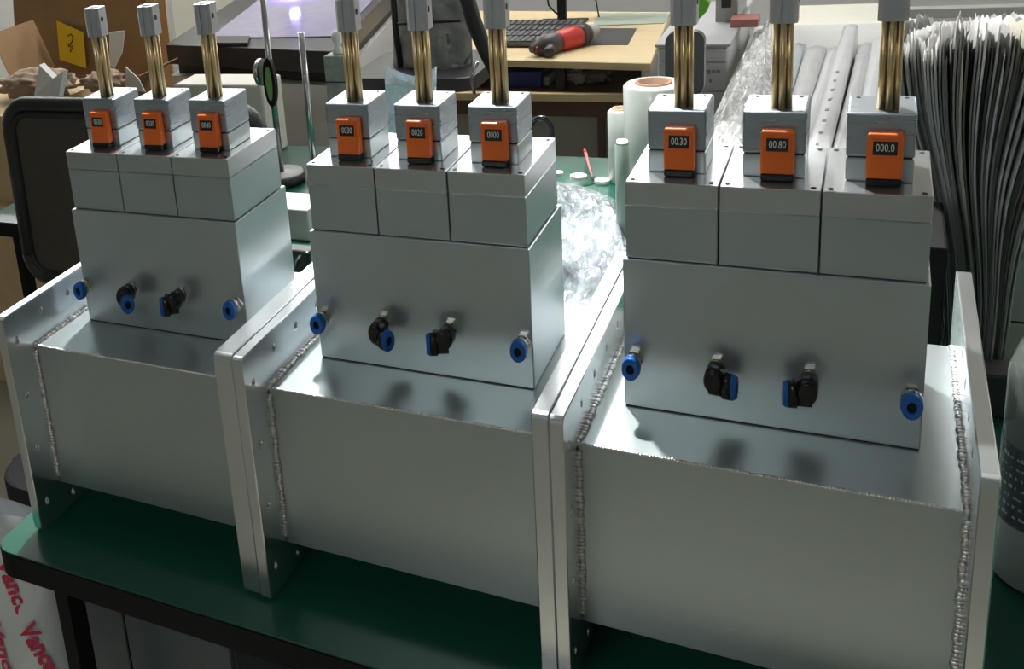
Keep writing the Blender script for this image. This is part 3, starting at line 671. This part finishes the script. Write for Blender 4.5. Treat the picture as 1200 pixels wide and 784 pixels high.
# white wall board behind the desk
a, b = at(560, 10, 4.45), at(790, 10, 4.45)
bx_thing('white_board', 'plain white board standing behind the birch desk', 'panel', (a.x - .3, 4.45, 0), (b.x + .1, 4.48, 1.9), mat('white board paint', (.68, .68, .68), .5, var=.02))
q = [atz(694, 30, zd + .0035), atz(778, 27, zd + .0035), atz(786, 15, zd + .0035), atz(702, 15, zd + .0035)]
t = thing('green_cloth', 'thin grey green cloth along the rear edge of the birch desk', 'cloth', sum(q, Vector()) / 4); bm = bm_new(); prism(bm, q, .003); sub(t, 'cloth', bm, mat('grey green cloth', (.30, .34, .28), .9, var=.1))
q = [atz(690, 52, zd + .003), atz(736, 52, zd + .003), atz(746, 33, zd + .003), atz(702, 33, zd + .003)]
t = thing('mouse_pad', 'dark grey desk mat beside the power tool', 'mat', sum(q, Vector()) / 4); bm = bm_new(); prism(bm, q, .0025); sub(t, 'pad', bm, chairg)
# keyboard
q = [atz(585, 50, zd + .022), atz(672, 50, zd + .022), atz(686, 24, zd + .026), atz(592, 24, zd + .026)]
t = thing('keyboard', 'dark grey keyboard lying on the birch desk left of the power tool', 'keyboard', sum(q, Vector()) / 4)
bm = bm_new(); prism(bm, q, .016); bevel(bm, .002, 1); kb = sub(t, 'case', bm, chairg)
key_me = None
for r_ in range(4):
    for c_ in range(13):
        u, v = (c_ + .5) / 13, (r_ + .5) / 4
        p = (q[0].lerp(q[1], u)).lerp(q[3].lerp(q[2], u), v)
        if key_me is None:
            w_ = (q[1] - q[0]).length / 13 * .42; h_ = (q[3] - q[0]).length / 4 * .40
            bm = bm_new(); box(bm, -w_, w_, -h_, h_, 0, .006); bevel(bm, .001, 1); key_me = mesh_of('key', bm, mat('key plastic', (.12, .12, .12), .5))
        k_ = link('key', key_me, t, p - Vector(t.location) + Vector((0, 0, .0003)))
# power tool
p0, p1 = atz(630, 56, zd + .035), atz(690, 38, zd + .045)
t = thing('power_tool', 'red and dark grey power tool lying on the birch desk', 'tool', ((p0.x + p1.x) / 2, (p0.y + p1.y) / 2, zd))
ax = (p1 - p0)
def pp_(k, dz=0): return p0 + ax * k + Vector((0, 0, dz))
bm = bm_new(); tube(bm, [pp_(-.12), pp_(.0), pp_(.02), pp_(.30), pp_(.38)], [.014, .026, .042, .046, .038], 16); sub(t, 'gearbox', bm, toolg)
bm = bm_new(); tube(bm, [pp_(.36), pp_(.42), pp_(.72), pp_(.78)], [.038, .044, .046, .042], 16); sub(t, 'motor_housing', bm, redp)
bm = bm_new(); tube(bm, [pp_(.78), pp_(.82), pp_(.92), pp_(.96)], [.042, .046, .044, .038], 16); sub(t, 'rear_grip', bm, toolg)
bm = bm_new(); tube(bm, [pp_(.95), pp_(1.0), pp_(1.12), pp_(1.16)], [.034, .036, .030, .014], 14); sub(t, 'end_cap', bm, mat('pale grey cap', (.45, .45, .46), .4))
bm = bm_new(); tube(bm, [pp_(.22) + Vector((.0, -.02, 0)), pp_(.27) + Vector((.01, -.075, -.012)), pp_(.28) + Vector((.012, -.10, -.016))], [.024, .022, .020], 12); sub(t, 'handle', bm, toolg)
bm = bm_new(); tube(bm, [pp_(-.03, .0) + Vector((0, -.012, 0)), pp_(.06) + Vector((0, -.034, 0))], [.010, .012], 10); sub(t, 'red_switch', bm, redp)
# monitor stand
b0 = atz(659, 27, zd)
t = thing('monitor', 'monitor on a black stand at the rear of the birch desk', 'monitor', (b0.x, b0.y, zd))
bm = bm_new(); box(bm, -.10, .10, -.06, .06, 0, .010); bevel(bm, .004, 1); obj('foot', bm, blackm, t)
bm = bm_new(); box(bm, -.018, .018, -.010, .012, .0101, .22); obj('neck', bm, blackm, t)
bm = bm_new(); box(bm, -.28, .28, -.035, -.0105, .155, .50); bevel(bm, .004, 1); obj('screen_housing', bm, blackm, t)
bm = bm_new(); box(bm, -.265, .265, -.0362, -.0352, .175, .485); obj('screen', bm, mat('dark screen', (.02, .02, .025), .1), t)
for (pts, lab) in (([(640, -12), (643, 6), (650, 14), (658, 19)], 'black cable looping down left of the monitor neck'), ([(694, -12), (699, 3), (702, 20)], 'thin grey cable hanging right of the monitor neck')):
    c0 = atz(*pts[-1], zd + .004); t = thing('cable', lab, 'cable', c0); bm = bm_new(); tube(bm, [at(u, v, c0.y - .002 * i) for i, (u, v) in enumerate(pts)], .0045 if '40' in str(pts[0]) else .003, 8); sub(t, 'cable', bm, blackm)
# shelf contents
def onshelf(name, label, cat, u0, u1, vt, Y, dep, m):
    a, b = at(u0, vt, Y), at(u1, vt, Y); return bx_thing(name, label, cat, (a.x, Y, zsf), (b.x, Y + dep, a.z), m, bev=.003)
t = onshelf('blue_box', 'navy blue box on the shelf under the desk', 'box', 590, 634, 84, 3.17, .2, bluebox)
onshelf('small_carton', 'narrow grey carton right of the blue box on the shelf', 'box', 636, 643, 90, 3.2, .15, greyp)
onshelf('grey_case', 'low silver grey case on the desk shelf behind the pinkish rag', 'box', 668, 715, 84, 3.40, .15, greyl)
c = at(700, 100, 3.26); lump('rag', 'olive brown rag bundled on the right of the desk shelf', 'cloth', (c.x, 3.27, zsf), .055, .05, .036, mat('olive rag', (.16, .14, .10), .8, var=.3), 5, .5)
c = at(676, 100, 3.22); lump('rag', 'pinkish grey rag on the shelf left of the olive one', 'cloth', (c.x, 3.24, zsf), .035, .035, .024, mat('pinkish rag', (.35, .28, .27), .7, var=.2), 9, .4)

# --- film rolls and tube on the rear workbench
def roll(name, label, u, vtop, Y, ro, ri, m, core, squash=1):
    c = at(u, vtop, Y); h = c.z - TZ
    t = thing(name, label, 'film roll', (c.x, Y, TZ))
    bm = bm_new(); lathe(bm, [(ri + .004, 0), (ro - .003, 0), (ro, .003), (ro, h - .006), (ro - .006, h), (ri + .004, h)], n=40); obj('film_winding', bm, m, t)
    bm = bm_new(); lathe(bm, [(ri - .004, 0), (ri + .0039, 0), (ri + .0039, h + .004), (ri - .004, h + .004), (ri - .004, 0)], n=36); obj('core', bm, core, t); return t
corem = mat('cardboard core', (.36, .25, .15), .7, var=.06)
corem2 = mat('brown core', (.22, .12, .07), .7, var=.06)
roll('film_roll', 'large white stretch film roll with brown core behind the rightmost assembly', 766, 97, 1.60, .068, .038, filmw, corem2)
roll('film_roll', 'slimmer film roll peeping out behind the large one', 727, 128, 1.80, .032, .018, filmw, corem)
t = roll('plastic_tube', 'slim pale green plastic tube standing left of the rightmost assembly', 729, 166, 1.36, .0155, .008, mat('pale green translucent plastic', (.34, .44, .37), .3, var=.03), whitep)

# --- chair and drawer cabinet behind
a = at(803, 70, 2.25)
t = thing('office_chair', 'office chair with plain dark grey shell beside the film roll', 'chair', (a.x, 2.35, 0))
lp = rr(at(779, 70, 2.25).x, at(825, 70, 2.25).x, at(803, 112, 2.25).z, at(803, 38, 2.25).z, .030, 2.25, lean=.05)
bm = bm_new(); prism(bm, lp, Vector((0, .035, 0))); bevel(bm, .008, 2); sub(t, 'backrest', bm, chairg)
bm = bm_new(); tube(bm, [(a.x, 2.30, at(803, 100, 2.25).z), (a.x, 2.36, .6), (a.x, 2.38, .47)], .02, 10); sub(t, 'back_support', bm, blackm)
bm = bm_new(); box(bm, a.x - .2, a.x + .1, 2.38, 2.72, .42, .47); bevel(bm, .02, 2); sub(t, 'seat', bm, chairg)
bm = bm_new(); cyl(bm, (a.x - .05, 2.55, .04), .025, .379, 'z', 16); cyl(bm, (a.x - .05, 2.55, 0), .2, .0395, 'z', 28, r2=.05); sub(t, 'pedestal', bm, blackm)
Yn = 2.95
a, b = at(770, 56, Yn), at(925, 56, Yn); b.x = -.135
t = thing('drawer_cabinet', 'light grey drawer cabinet behind the dark chair shell', 'cabinet', ((a.x + b.x) / 2, Yn + .3, 0))
bm = bm_new(); box(bm, a.x, b.x, Yn + .012, Yn + .75, 0, a.z); bevel(bm, .004, 1); sub(t, 'body', bm, greyl)
bm = bm_new(); box(bm, a.x - .008, b.x + .008, Yn, Yn + .76, a.z + .0003, a.z + .012); bevel(bm, .003, 1); sub(t, 'top', bm, mat('grey ribbed top', (.42, .42, .43), .4, var=.05))
zz = [a.z - .004, at(830, 73, Yn).z, at(830, 107, Yn).z, at(830, 150, Yn).z]
for i in range(3):
    bm = bm_new(); box(bm, a.x + .004, b.x - .004, Yn + .002, Yn + .0115, zz[i + 1] + .003, zz[i] - .003); bevel(bm, .002, 1); dr = sub(t, 'drawer', bm, mat('drawer front', (.52, .52, .54), .35, var=.02))
    if i == 1:
        for (u0, u1, v0, v1) in ((822, 827, 83, 87), (828, 833, 82, 87), (834, 838, 82, 86), (839, 844, 82, 85), (831, 834, 92, 97)):
            c0, c1 = at(u0, v1, Yn), at(u1, v0, Yn); bm = bm_new(); box(bm, c0.x, c1.x, Yn + .0008, Yn + .0018, c0.z, c1.z); sub(t, 'printed_mark', bm, greyink, dr)
c = at(816, 24, 3.05)
zt3 = a.z + .012
t = thing('green_leaf_toy', 'lime green leaf shaped piece standing behind the brass column', 'ornament', (at(812, 28, 3.05).x, 3.05, zt3))
bm = bm_new()
pl = [(806, 24), (808, 12), (812, 2), (820, -2), (828, 0), (832, 4), (828, 14), (820, 22), (812, 26), (809, 40), (806, 40)]
prism(bm, [at(u, v, 3.05) for u, v in pl], Vector((0, .03, 0))); bevel(bm, .004, 2); sub(t, 'leaf', bm, limeg)
a1, b1 = at(838, 28, 3.3), at(905, 28, 3.3)
t = bx_thing('desktop_machine', 'grey desktop machine on the drawer cabinet', 'machine', (a1.x, 3.3, zt3), (min(b1.x, -.14), 3.6, zt3 + .45), greyp)
bm = bm_new(); p = at(846, -20, 3.28); box(bm, p.x, p.x + .03, 3.27, 3.2995, zt3 + .06, zt3 + .4); sub(t, 'black_rail', bm, blackm)
bm = bm_new(); a2, b2 = at(856, 30, 3.2), at(888, 24, 3.2); box(bm, a2.x, b2.x, 3.20, 3.2995, zt3 + .001, zt3 + .03); sub(t, 'red_tray', bm, mat('dull red plastic', (.42, .16, .15), .5))

# --- cabinets behind the packing bench
a, b = at(925, 60, 3.95), at(1050, 60, 3.95)
t = bx_thing('cream_cabinet', 'cream low cabinet at the far end of the packing bench', 'cabinet', (a.x, 3.95, 0), (b.x, 4.35, at(980, 28, 3.95).z), cream)
t = thing('cable_tray', 'grey cable tray with brown cable bits above the cream cabinet', 'tray', (at(970, 20, 4.3).x, 4.5, 0))
a, b = at(905, 24, 4.38), at(1150, 24, 4.38)
bm = bm_new(); box(bm, a.x, b.x + .3, 4.38, 4.44, at(980, 24, 4.38).z, at(980, 13, 4.38).z); bevel(bm, .003, 1); sub(t, 'rail', bm, greyp)
for xx in (a.x + .02, b.x + .25):
    bm = bm_new(); box(bm, xx, xx + .03, 4.4, 4.43, 0, at(980, 24, 4.38).z - .0005); sub(t, 'post', bm, greyp)
rnd = random.Random(2)
for i in range(9):
    u = 915 + 9 * i; bm = bm_new(); tube(bm, [at(u, 14 + rnd.uniform(-8, 4), 4.36), at(u + 5, 8 + rnd.uniform(-4, 8), 4.35), at(u + 10, 14 + rnd.uniform(-6, 4), 4.36)], .006, 6); sub(t, 'cable_bit', bm, mat('brown cable', (.32, .20, .10), .5))
a = at(785, 0, 4.9)
bx_thing('partition_panel', 'pale grey partition panel standing at the back right', 'partition', (a.x, 4.9, 0), (3.2, 4.96, 2.0), greyl)

# --- wrapped packs on the packing bench
def pack(label, b0, b1, t1, t0, zt, m, marks=0, group='long wrapped packs'):
    """b0-b1 near edge pixels, t0-t1 far edge pixels on the top face"""
    q = [atz(*b0, TZ + zt), atz(*b1, TZ + zt), atz(*t1, TZ + zt), atz(*t0, TZ + zt)]
    t = thing('wrapped_pack', label, 'package', Vector((sum(p.x for p in q) / 4, sum(p.y for p in q) / 4, TZ)), 0, group)
    bm = bm_new(); n = 26
    def f(u, v):
        p = q[0].lerp(q[1], u).lerp(q[3].lerp(q[2], u), v); p.z += .006 * math.sin(PI * u) + .004 * nz(u * 3, v * 14, zt * 90); return p
    grid(bm, f, 6, n)
    bmesh.ops.recalc_face_normals(bm, faces=bm.faces[:])
    ret = bmesh.ops.extrude_face_region(bm, geom=bm.faces[:]); 
    for v in [g for g in ret['geom'] if isinstance(g, bmesh.types.BMVert)]: v.co.z = TZ + .0006
    sub(t, 'wrapping', bm, m)
    for i in range(marks):
        v = .12 + .06 * i; u0 = .30
        p = q[0].lerp(q[1], .35).lerp(q[3].lerp(q[2], .35), v); d1 = (q[1] - q[0]) * .20; d2 = (q[3] - q[0]) * .010
        bm = bm_new(); zq = Vector((0, 0, .0085)); prism(bm, [p + zq, p + d1 * rnd.uniform(.6, 1) + zq, p + d1 * rnd.uniform(.6, 1) + d2 * rnd.uniform(.6, 1.5) + zq, p + d2 + zq], .001); sub(t, 'printed_mark', bm, greyink)
    return t
pm = [mat('matt white wrap', (.60, .61, .63), .35, var=.05, vscale=14, bump=.4, bscale=20, coat=.3), mat('pale blue grey wrap', (.46, .50, .54), .3, var=.12, vscale=20, bump=.5, bscale=25, coat=.4), mat('light grey wrap', (.52, .53, .54), .3, var=.12, vscale=20, bump=.5, bscale=25, coat=.4)]
pack('bluish grey wrapped pack lying nearest the clear crumpled film', (868, 222), (893, 222), (944, 52), (928, 52), .055, pm[1])
pack('grey wrapped pack between the bluish one and the printed one', (894, 222), (916, 222), (968, 56), (945, 56), .062, pm[2])
pack('narrow pale wrapped pack just left of the printed one', (917, 222), (930, 222), (988, 58), (969, 58), .052, pm[0])
pack('long white wrapped pack with a row of small grey print marks', (931, 222), (962, 222), (1006, 30), (989, 30), .072, pm[0], 9)
pack('light grey wrapped pack right of the printed white one', (963, 222), (988, 222), (1022, 52), (1007, 52), .058, pm[2])
pack('pale wrapped pack with a dull sheen behind the third brass column', (989, 222), (1018, 222), (1040, 46), (1023, 46), .064, pm[0])
pack('bluish wrapped pack next to the stacked sheets', (1019, 222), (1044, 222), (1056, 44), (1041, 44), .056, pm[1])
pack('outermost pale wrapped pack, partly under the fanned sheets', (1045, 222), (1070, 222), (1074, 42), (1057, 42), .062, pm[2])
# crumpled clear film
t = thing('clear_film', 'heap of clear crumpled packing film between film roll and wrapped packs', 'plastic film', (at(840, 150, 1.7).x, 1.9, TZ))
def cf(u, v):
    zt4 = .03 + .055 * math.sin(PI * min(1, max(0, u))) + .035 * abs(nz(u * 5, v * 12, 1)) + .02 * abs(nz(u * 13, v * 30, 5))
    pb = (796 + (884 - 796) * u, 222); ptp = (884 + (930 - 884) * u, 42)
    vv = v ** .8; p = atz(pb[0] + (ptp[0] - pb[0]) * vv, pb[1] + (ptp[1] - pb[1]) * vv, TZ + .04); p.z = TZ + (zt4 if .02 < u < .98 else .004); return p
bm = bm_new(); grid(bm, cf, 34, 90, False); sub(t, 'film', bm, film('silvery crumpled film', (.80, .81, .81), .85, rough=.2, bs=14, bstr=.6))

# --- stacked thin sheets standing on the right
def sheet_mat(i, c):
    m = mat('foam sheet %d' % i, c, .6, var=.10, vscale=10, bump=.2, bscale=12); nt = m.node_tree
    b = nt.nodes['Principled BSDF']; out = nt.nodes['Material Output']
    tl = nt.nodes.new('ShaderNodeBsdfTranslucent'); tl.inputs[0].default_value = (*c, 1); mx = nt.nodes.new('ShaderNodeMixShader'); mx.inputs[0].default_value = .5
    nt.links.new(b.outputs[0], mx.inputs[1]); nt.links.new(tl.outputs[0], mx.inputs[2]); nt.links.new(mx.outputs[0], out.inputs[0]); return m
shm = [sheet_mat(i, c_) for i, c_ in enumerate(((.60, .60, .59), (.48, .48, .46), (.38, .38, .36), (.54, .53, .44), (.68, .68, .67), (.22, .22, .21)))]
rnd = random.Random(11)
NS = 60
for i in range(NS):
    s = (i + .5) / NS
    yb = .89 + .05 * rnd.random() - .05 * s; ye = 1.7 + .7 * rnd.random()
    H_ = (.57 + .06 * rnd.random())
    ph = rnd.random() * 50
    def sf(u, v, yb=yb, ye=ye, H_=H_, ph=ph, s=s):
        y = yb + (ye - yb) * v + .04 * u * math.sin(ph) * (1 - v)
        h = H_ - .20 * v * (ye - yb) - .05 * abs(nz(ph, v * 7, 0)) - .02 * abs(nz(ph, v * 22, 3))
        Y = y - .9
        xb = .412 + .080 * s + Y * .03 * s; xt = .300 + .315 * s + Y * .07
        k = min(1, h * u / .63)
        x = xb + (xt - xb) * k ** (.85 + .75 * s) + .020 * math.sin(k * 4.5 + 2.5 * s) * math.sin(PI * k) + .014 * nz(s * 1.5, Y * 2.5, k * 2)
        return Vector((x, y, TZ + .0008 + h * u))
    bm = bm_new(); nu, nv = 12, 16; G = []
    for side in (0, 1):
        g = []
        for a in range(nu + 1):
            row = []
            for b in range(nv + 1):
                p = sf(a / nu, b / nv); p.x += side * (.0009 + .0026 * (a / nu)) * (1 - .75 * (a == nu)); row.append(bm.verts.new(p))
            g.append(row)
        G.append(g)
        for a in range(nu):
            for b in range(nv): f_ = bm.faces.new((g[a][b], g[a + 1][b], g[a + 1][b + 1], g[a][b + 1])); f_.smooth = True
    A_, B_ = G
    for a in range(nu):
        for b in (0, nv): bm.faces.new((A_[a][b], A_[a + 1][b], B_[a + 1][b], B_[a][b]))
    for b in range(nv):
        for a in (0, nu): bm.faces.new((A_[a][b], A_[a][b + 1], B_[a][b + 1], B_[a][b]))
    k = rnd.choice((0, 0, 1, 1, 2, 3, 4, 4, 0, 5))
    o = obj('foam_sheet', bm, shm[k])
    lab = ('light grey', 'mid grey', 'darker grey', 'olive tinted grey', 'pale whitish', 'charcoal')[k] + ' thin sheet standing on edge in the tall fanned stack on the right'
    if i == 0: lab = 'leftmost thin sheet of the tall fanned stack, next to the rightmost assembly'
    if i == NS - 1: lab = 'rightmost thin sheet of the tall fanned stack at the photo edge'
    tag(o, lab, 'sheet', 'thin sheets in the fanned stack')
a = at(1100, 236, .86)
t = bx_thing('black_case', 'upright black case between the rightmost assembly and the fanned sheets', 'case', (.360, .66, TZ), (.392, .86, a.z), edgeb)
t = bx_thing('binder_clip', 'small black block holding the foot of the fanned sheets', 'clip', (.455, .77, TZ), (.50, .83, TZ + .075), blackm)
# bottle at the right edge
c = Vector((.500, .37, TZ))
t = thing('plastic_bottle', 'clear plastic bottle with printed label standing right of the large flange', 'bottle', c)
bm = bm_new(); lathe(bm, [(0, 0), (.050, 0), (.054, .005), (.055, .085), (.055, .0865), (0, .0865)], n=36); obj('white_base', bm, whitep, t)
bm = bm_new(); lathe(bm, [(.0545, .087), (.055, .10), (.055, .29), (.046, .325), (.022, .355), (.022, .38)], n=36); obj('clear_body', bm, film('bottle plastic', (.34, .40, .37), .45, bs=6, bstr=.2), t)
bm = bm_new(); lathe(bm, [(.0556, .09), (.0556, .20)], n=36); obj('label_band', bm, mat('dark printed label', (.13, .16, .19), .4, var=.3, vscale=60), t)
for r_ in range(7):
    for k in range(9):
        a = PI + .15 + k * .14; z = .102 + r_ * .0135; bm = bm_new(); a += rnd.uniform(-.03, .03)
        w_ = rnd.uniform(.03, .12); R_ = .0559
        pts = [Vector((R_ * math.cos(a + w_ * j), R_ * math.sin(a + w_ * j), z)) for j in range(2)]
        pts += [p + Vector((0, 0, rnd.choice((.002, .003, .005)))) for p in pts[::-1]]
        bm.faces.new([bm.verts.new(p) for p in pts]); solid(bm, .0004); obj('label_print', bm, whitep, t)
bm = bm_new(); lathe(bm, [(0, .405), (.022, .405), (.025, .40), (.025, .372), (.0225, .372)], n=28); obj('cap', bm, blackm, t)

# --- things on the bench between the middle and the rightmost assembly
t = thing('clear_bag', 'clear bluish plastic bag lying behind the middle assembly', 'bag', (-.33, 1.45, TZ))
def bf(u, v):
    pb = (640 + (770 - 640) * u, 372); ptp = (640 + (722 - 640) * u, 214 + 22 * u * u)
    p = atz(pb[0] + (ptp[0] - pb[0]) * v, pb[1] + (ptp[1] - pb[1]) * v, TZ)
    e = min(1, 6 * min(u, 1 - u, v, 1 - v) + .02)
    p.z = TZ + .003 + e * (.025 + .05 * abs(nz(u * 3, v * 5, 4)) + .02 * abs(nz(u * 9, v * 14, 7))); return p
bm = bm_new(); grid(bm, bf, 34, 50, False); sub(t, 'film', bm, film('bluish clear bag film', (.45, .50, .55), .68, rough=.15, bs=12, bstr=.6))
c0 = atz(683, 285, TZ)
t = bx_thing('white_packet', 'flat white packet inside the clear bluish bag', 'package', (c0.x - .10, c0.y - .18, TZ), (c0.x + .06, c0.y + .12, TZ + .018), mat('pale blue packet', (.40, .47, .52), .5, var=.06))
def disc(label, u, v, r, h=.009):
    c = atz(u, v, TZ); t = thing('white_spool', label, 'spool', (c.x, c.y, TZ), 0, 'small white spools')
    bm = bm_new(); lathe(bm, [(.004, 0), (r, 0), (r, .003), (r * .85, .004), (r * .85, h - .003), (r, h - .002), (r, h), (.004, h), (.004, 0)], n=24); obj('spool', bm, whitep, t)
    bm = bm_new(); cyl(bm, (0, 0, .001), .0037, h - .002, 'z', 10); obj('bore', bm, dark, t)
disc('white spool with a dark centre in the middle of the small trio', 678, 209, .022)
disc('white spool lying right of the red pen on the rear bench', 706, 214, .020)
disc('small white spool half hidden behind the middle assembly', 654, 205, .014)
bm = bm_new(); c0 = atz(676, 212, TZ + .002); lathe(bm, [(0, 0), (.055, 0), (.055, .0015), (0, .0015)], (0, 0, .0003), n=30)
o = obj('cutting_pad', bm, mat('dark green pad', (.02, .09, .06), .5), None, (c0.x - .005, c0.y + .01, TZ)); tag(o, 'round dark green pad under the white spools', 'mat')
p0, p1 = atz(694, 208, TZ + .012), at(686, 179, 1.95)
t = thing('red_pen', 'slim red pen leaning up between the white spools', 'pen', p0)
bm = bm_new(); tube(bm, [p0, p0.lerp(p1, .8), p1], [.003, .0045, .0045], 10); sub(t, 'barrel', bm, mat('dull red plastic', (.42, .16, .15), .5)); bm = bm_new(); tube(bm, [p1, p1 + (p1 - p0) * .12], [.0055, .004], 10); sub(t, 'cap', bm, redp)
p0, p1 = atz(716, 207, TZ + .001), at(716, 172, 1.86)
t = thing('red_rod', 'upright thin red rod just left of the pale green tube', 'rod', (p0.x, p0.y, TZ)); bm = bm_new(); cyl(bm, (0, 0, 0), .0045, p1.z - TZ, 'z', 12); obj('rod', bm, redp, t)
# cable loop and small connectors behind the middle assembly
t = thing('black_cable', 'black cable loop rising behind the middle assembly', 'cable', (at(634, 160, .75).x, .75, TZ))
bm = bm_new(); pts = [at(622, 170, .62)] + [at(634 + 13 * math.cos(a), 154 - 16 * math.sin(a), .62) for a in [PI * (1 - k / 9) for k in range(10)]] + [at(648, 175, .62)]
pts = [Vector((pts[0].x, pts[0].y, TZ + .004))] + pts + [Vector((pts[-1].x, pts[-1].y, TZ + .004))]
tube(bm, pts, .0042, 10); sub(t, 'cable', bm, blackp)
c = at(352, 300, .80); 
t = thing('black_connector', 'black connector block on the bench between left and middle assembly', 'connector', (c.x, .80, TZ))
bm = bm_new(); box(bm, -.03, .03, -.02, .02, 0, c.z - TZ + .02); bevel(bm, .006, 2); obj('body', bm, blackp, t)
bm = bm_new(); tube(bm, [(-.005, -.022, c.z - TZ - .02), (.003, -.024, c.z - TZ), (.012, -.022, c.z - TZ + .012)], .0028, 8); obj('wire', bm, steel, t)
a, b = atz(330, 280, TZ), atz(358, 280, TZ)
bx_thing('white_case', 'small pale grey case behind the gap between left and middle assembly', 'box', (a.x - .04, a.y, TZ), (b.x + .02, a.y + .12, at(345, 245, a.y).z), greyl)

# --- under the front bench
a = at(97, 735, .06); b = at(146, 735, .06); c = at(272, 775, .06)
t = thing('steel_cabinet', 'blue grey steel cabinet with two doors under the front bench', 'cabinet', ((a.x + c.x) / 2, .3, 0))
bm = bm_new(); box(bm, a.x, c.x, .072, .60, .02, TZ - .075); bevel(bm, .003, 1); sub(t, 'body', bm, cabm)
for (x0, x1) in ((a.x + .002, b.x - .002), (b.x + .002, c.x - .002)):
    bm = bm_new(); box(bm, x0, x1, .06, .0715, .04, TZ - .08); bevel(bm, .002, 1); dr = sub(t, 'door', bm, cabm)
    bm = bm_new(); box(bm, x0 + .03, x0 + .06, .052, .0598, TZ - .16, TZ - .15); bevel(bm, .002, 1); sub(t, 'handle', bm, blackm, dr)
bm = bm_new(); box(bm, a.x + .01, c.x - .01, .09, .58, 0, .0195); sub(t, 'plinth', bm, blackm)
q = at(80, 735, .45)
bx_thing('khaki_box', 'dull khaki box on the floor beside the steel cabinet', 'box', (q.x - .12, .45, 0), (q.x + .16, .8, at(88, 718, .45).z), mat('khaki board', (.22, .20, .13), .7), bev=.005)
# printed bag
a = at(-25, 700, .12); b = at(74, 745, .12)
bc = Vector(((a.x + b.x) / 2, .14, 0)); hw = (b.x - a.x) / 2; zt5 = at(2, 592, .14).z
t = thing('printed_bag', 'white plastic bag with red lettering standing left of the front bench', 'bag', bc)
def pillow(sgn):
    def f(u, v):
        w = hw * (1 - .10 * abs(v - .45)); x = (u * 2 - 1) * w
        th = .075 * (math.sin(PI * min(1, max(0, u))) ** .55) * (math.sin(PI * (.08 + .90 * v)) ** .5)
        return Vector((x, sgn * (th + .010 * nz(u * 4, v * 8, sgn) * math.sin(PI * u) + .001), .001 + (zt5 - .001) * v))
    return f
bagm = mat('white bag film', (.60, .63, .64), .3, var=.12, vscale=9, bump=.5, bscale=18, coat=.4)
bm = bm_new(); grid(bm, pillow(-1), 20, 40); grid(bm, pillow(1), 20, 40); bmesh.ops.remove_doubles(bm, verts=bm.verts[:], dist=.004); sub_b = obj('bag', bm, bagm, t)
f = pillow(-1)
for (u, v, an) in ((.30, .93, -1.25), (.66, .80, -1.3), (.92, .92, -1.35), (.48, .60, -1.2), (.84, .62, -1.25), (.12, .74, -1.3), (.25, .40, -1.25), (.65, .40, -1.2), (.40, .18, -1.3), (.80, .2, -1.25)):
    p = f(u, v); pu = f(min(1, u + .05), v) - f(u - .05, v); pv = f(u, min(1, v + .04)) - f(u, v - .04)
    M = frame_m(p + Vector((0, -.004, 0)), pu, pv) @ Matrix.Rotation(an, 4, 'Z')
    text('red_lettering', 'Vance', .050, inkred, t, M, .95, .0016)
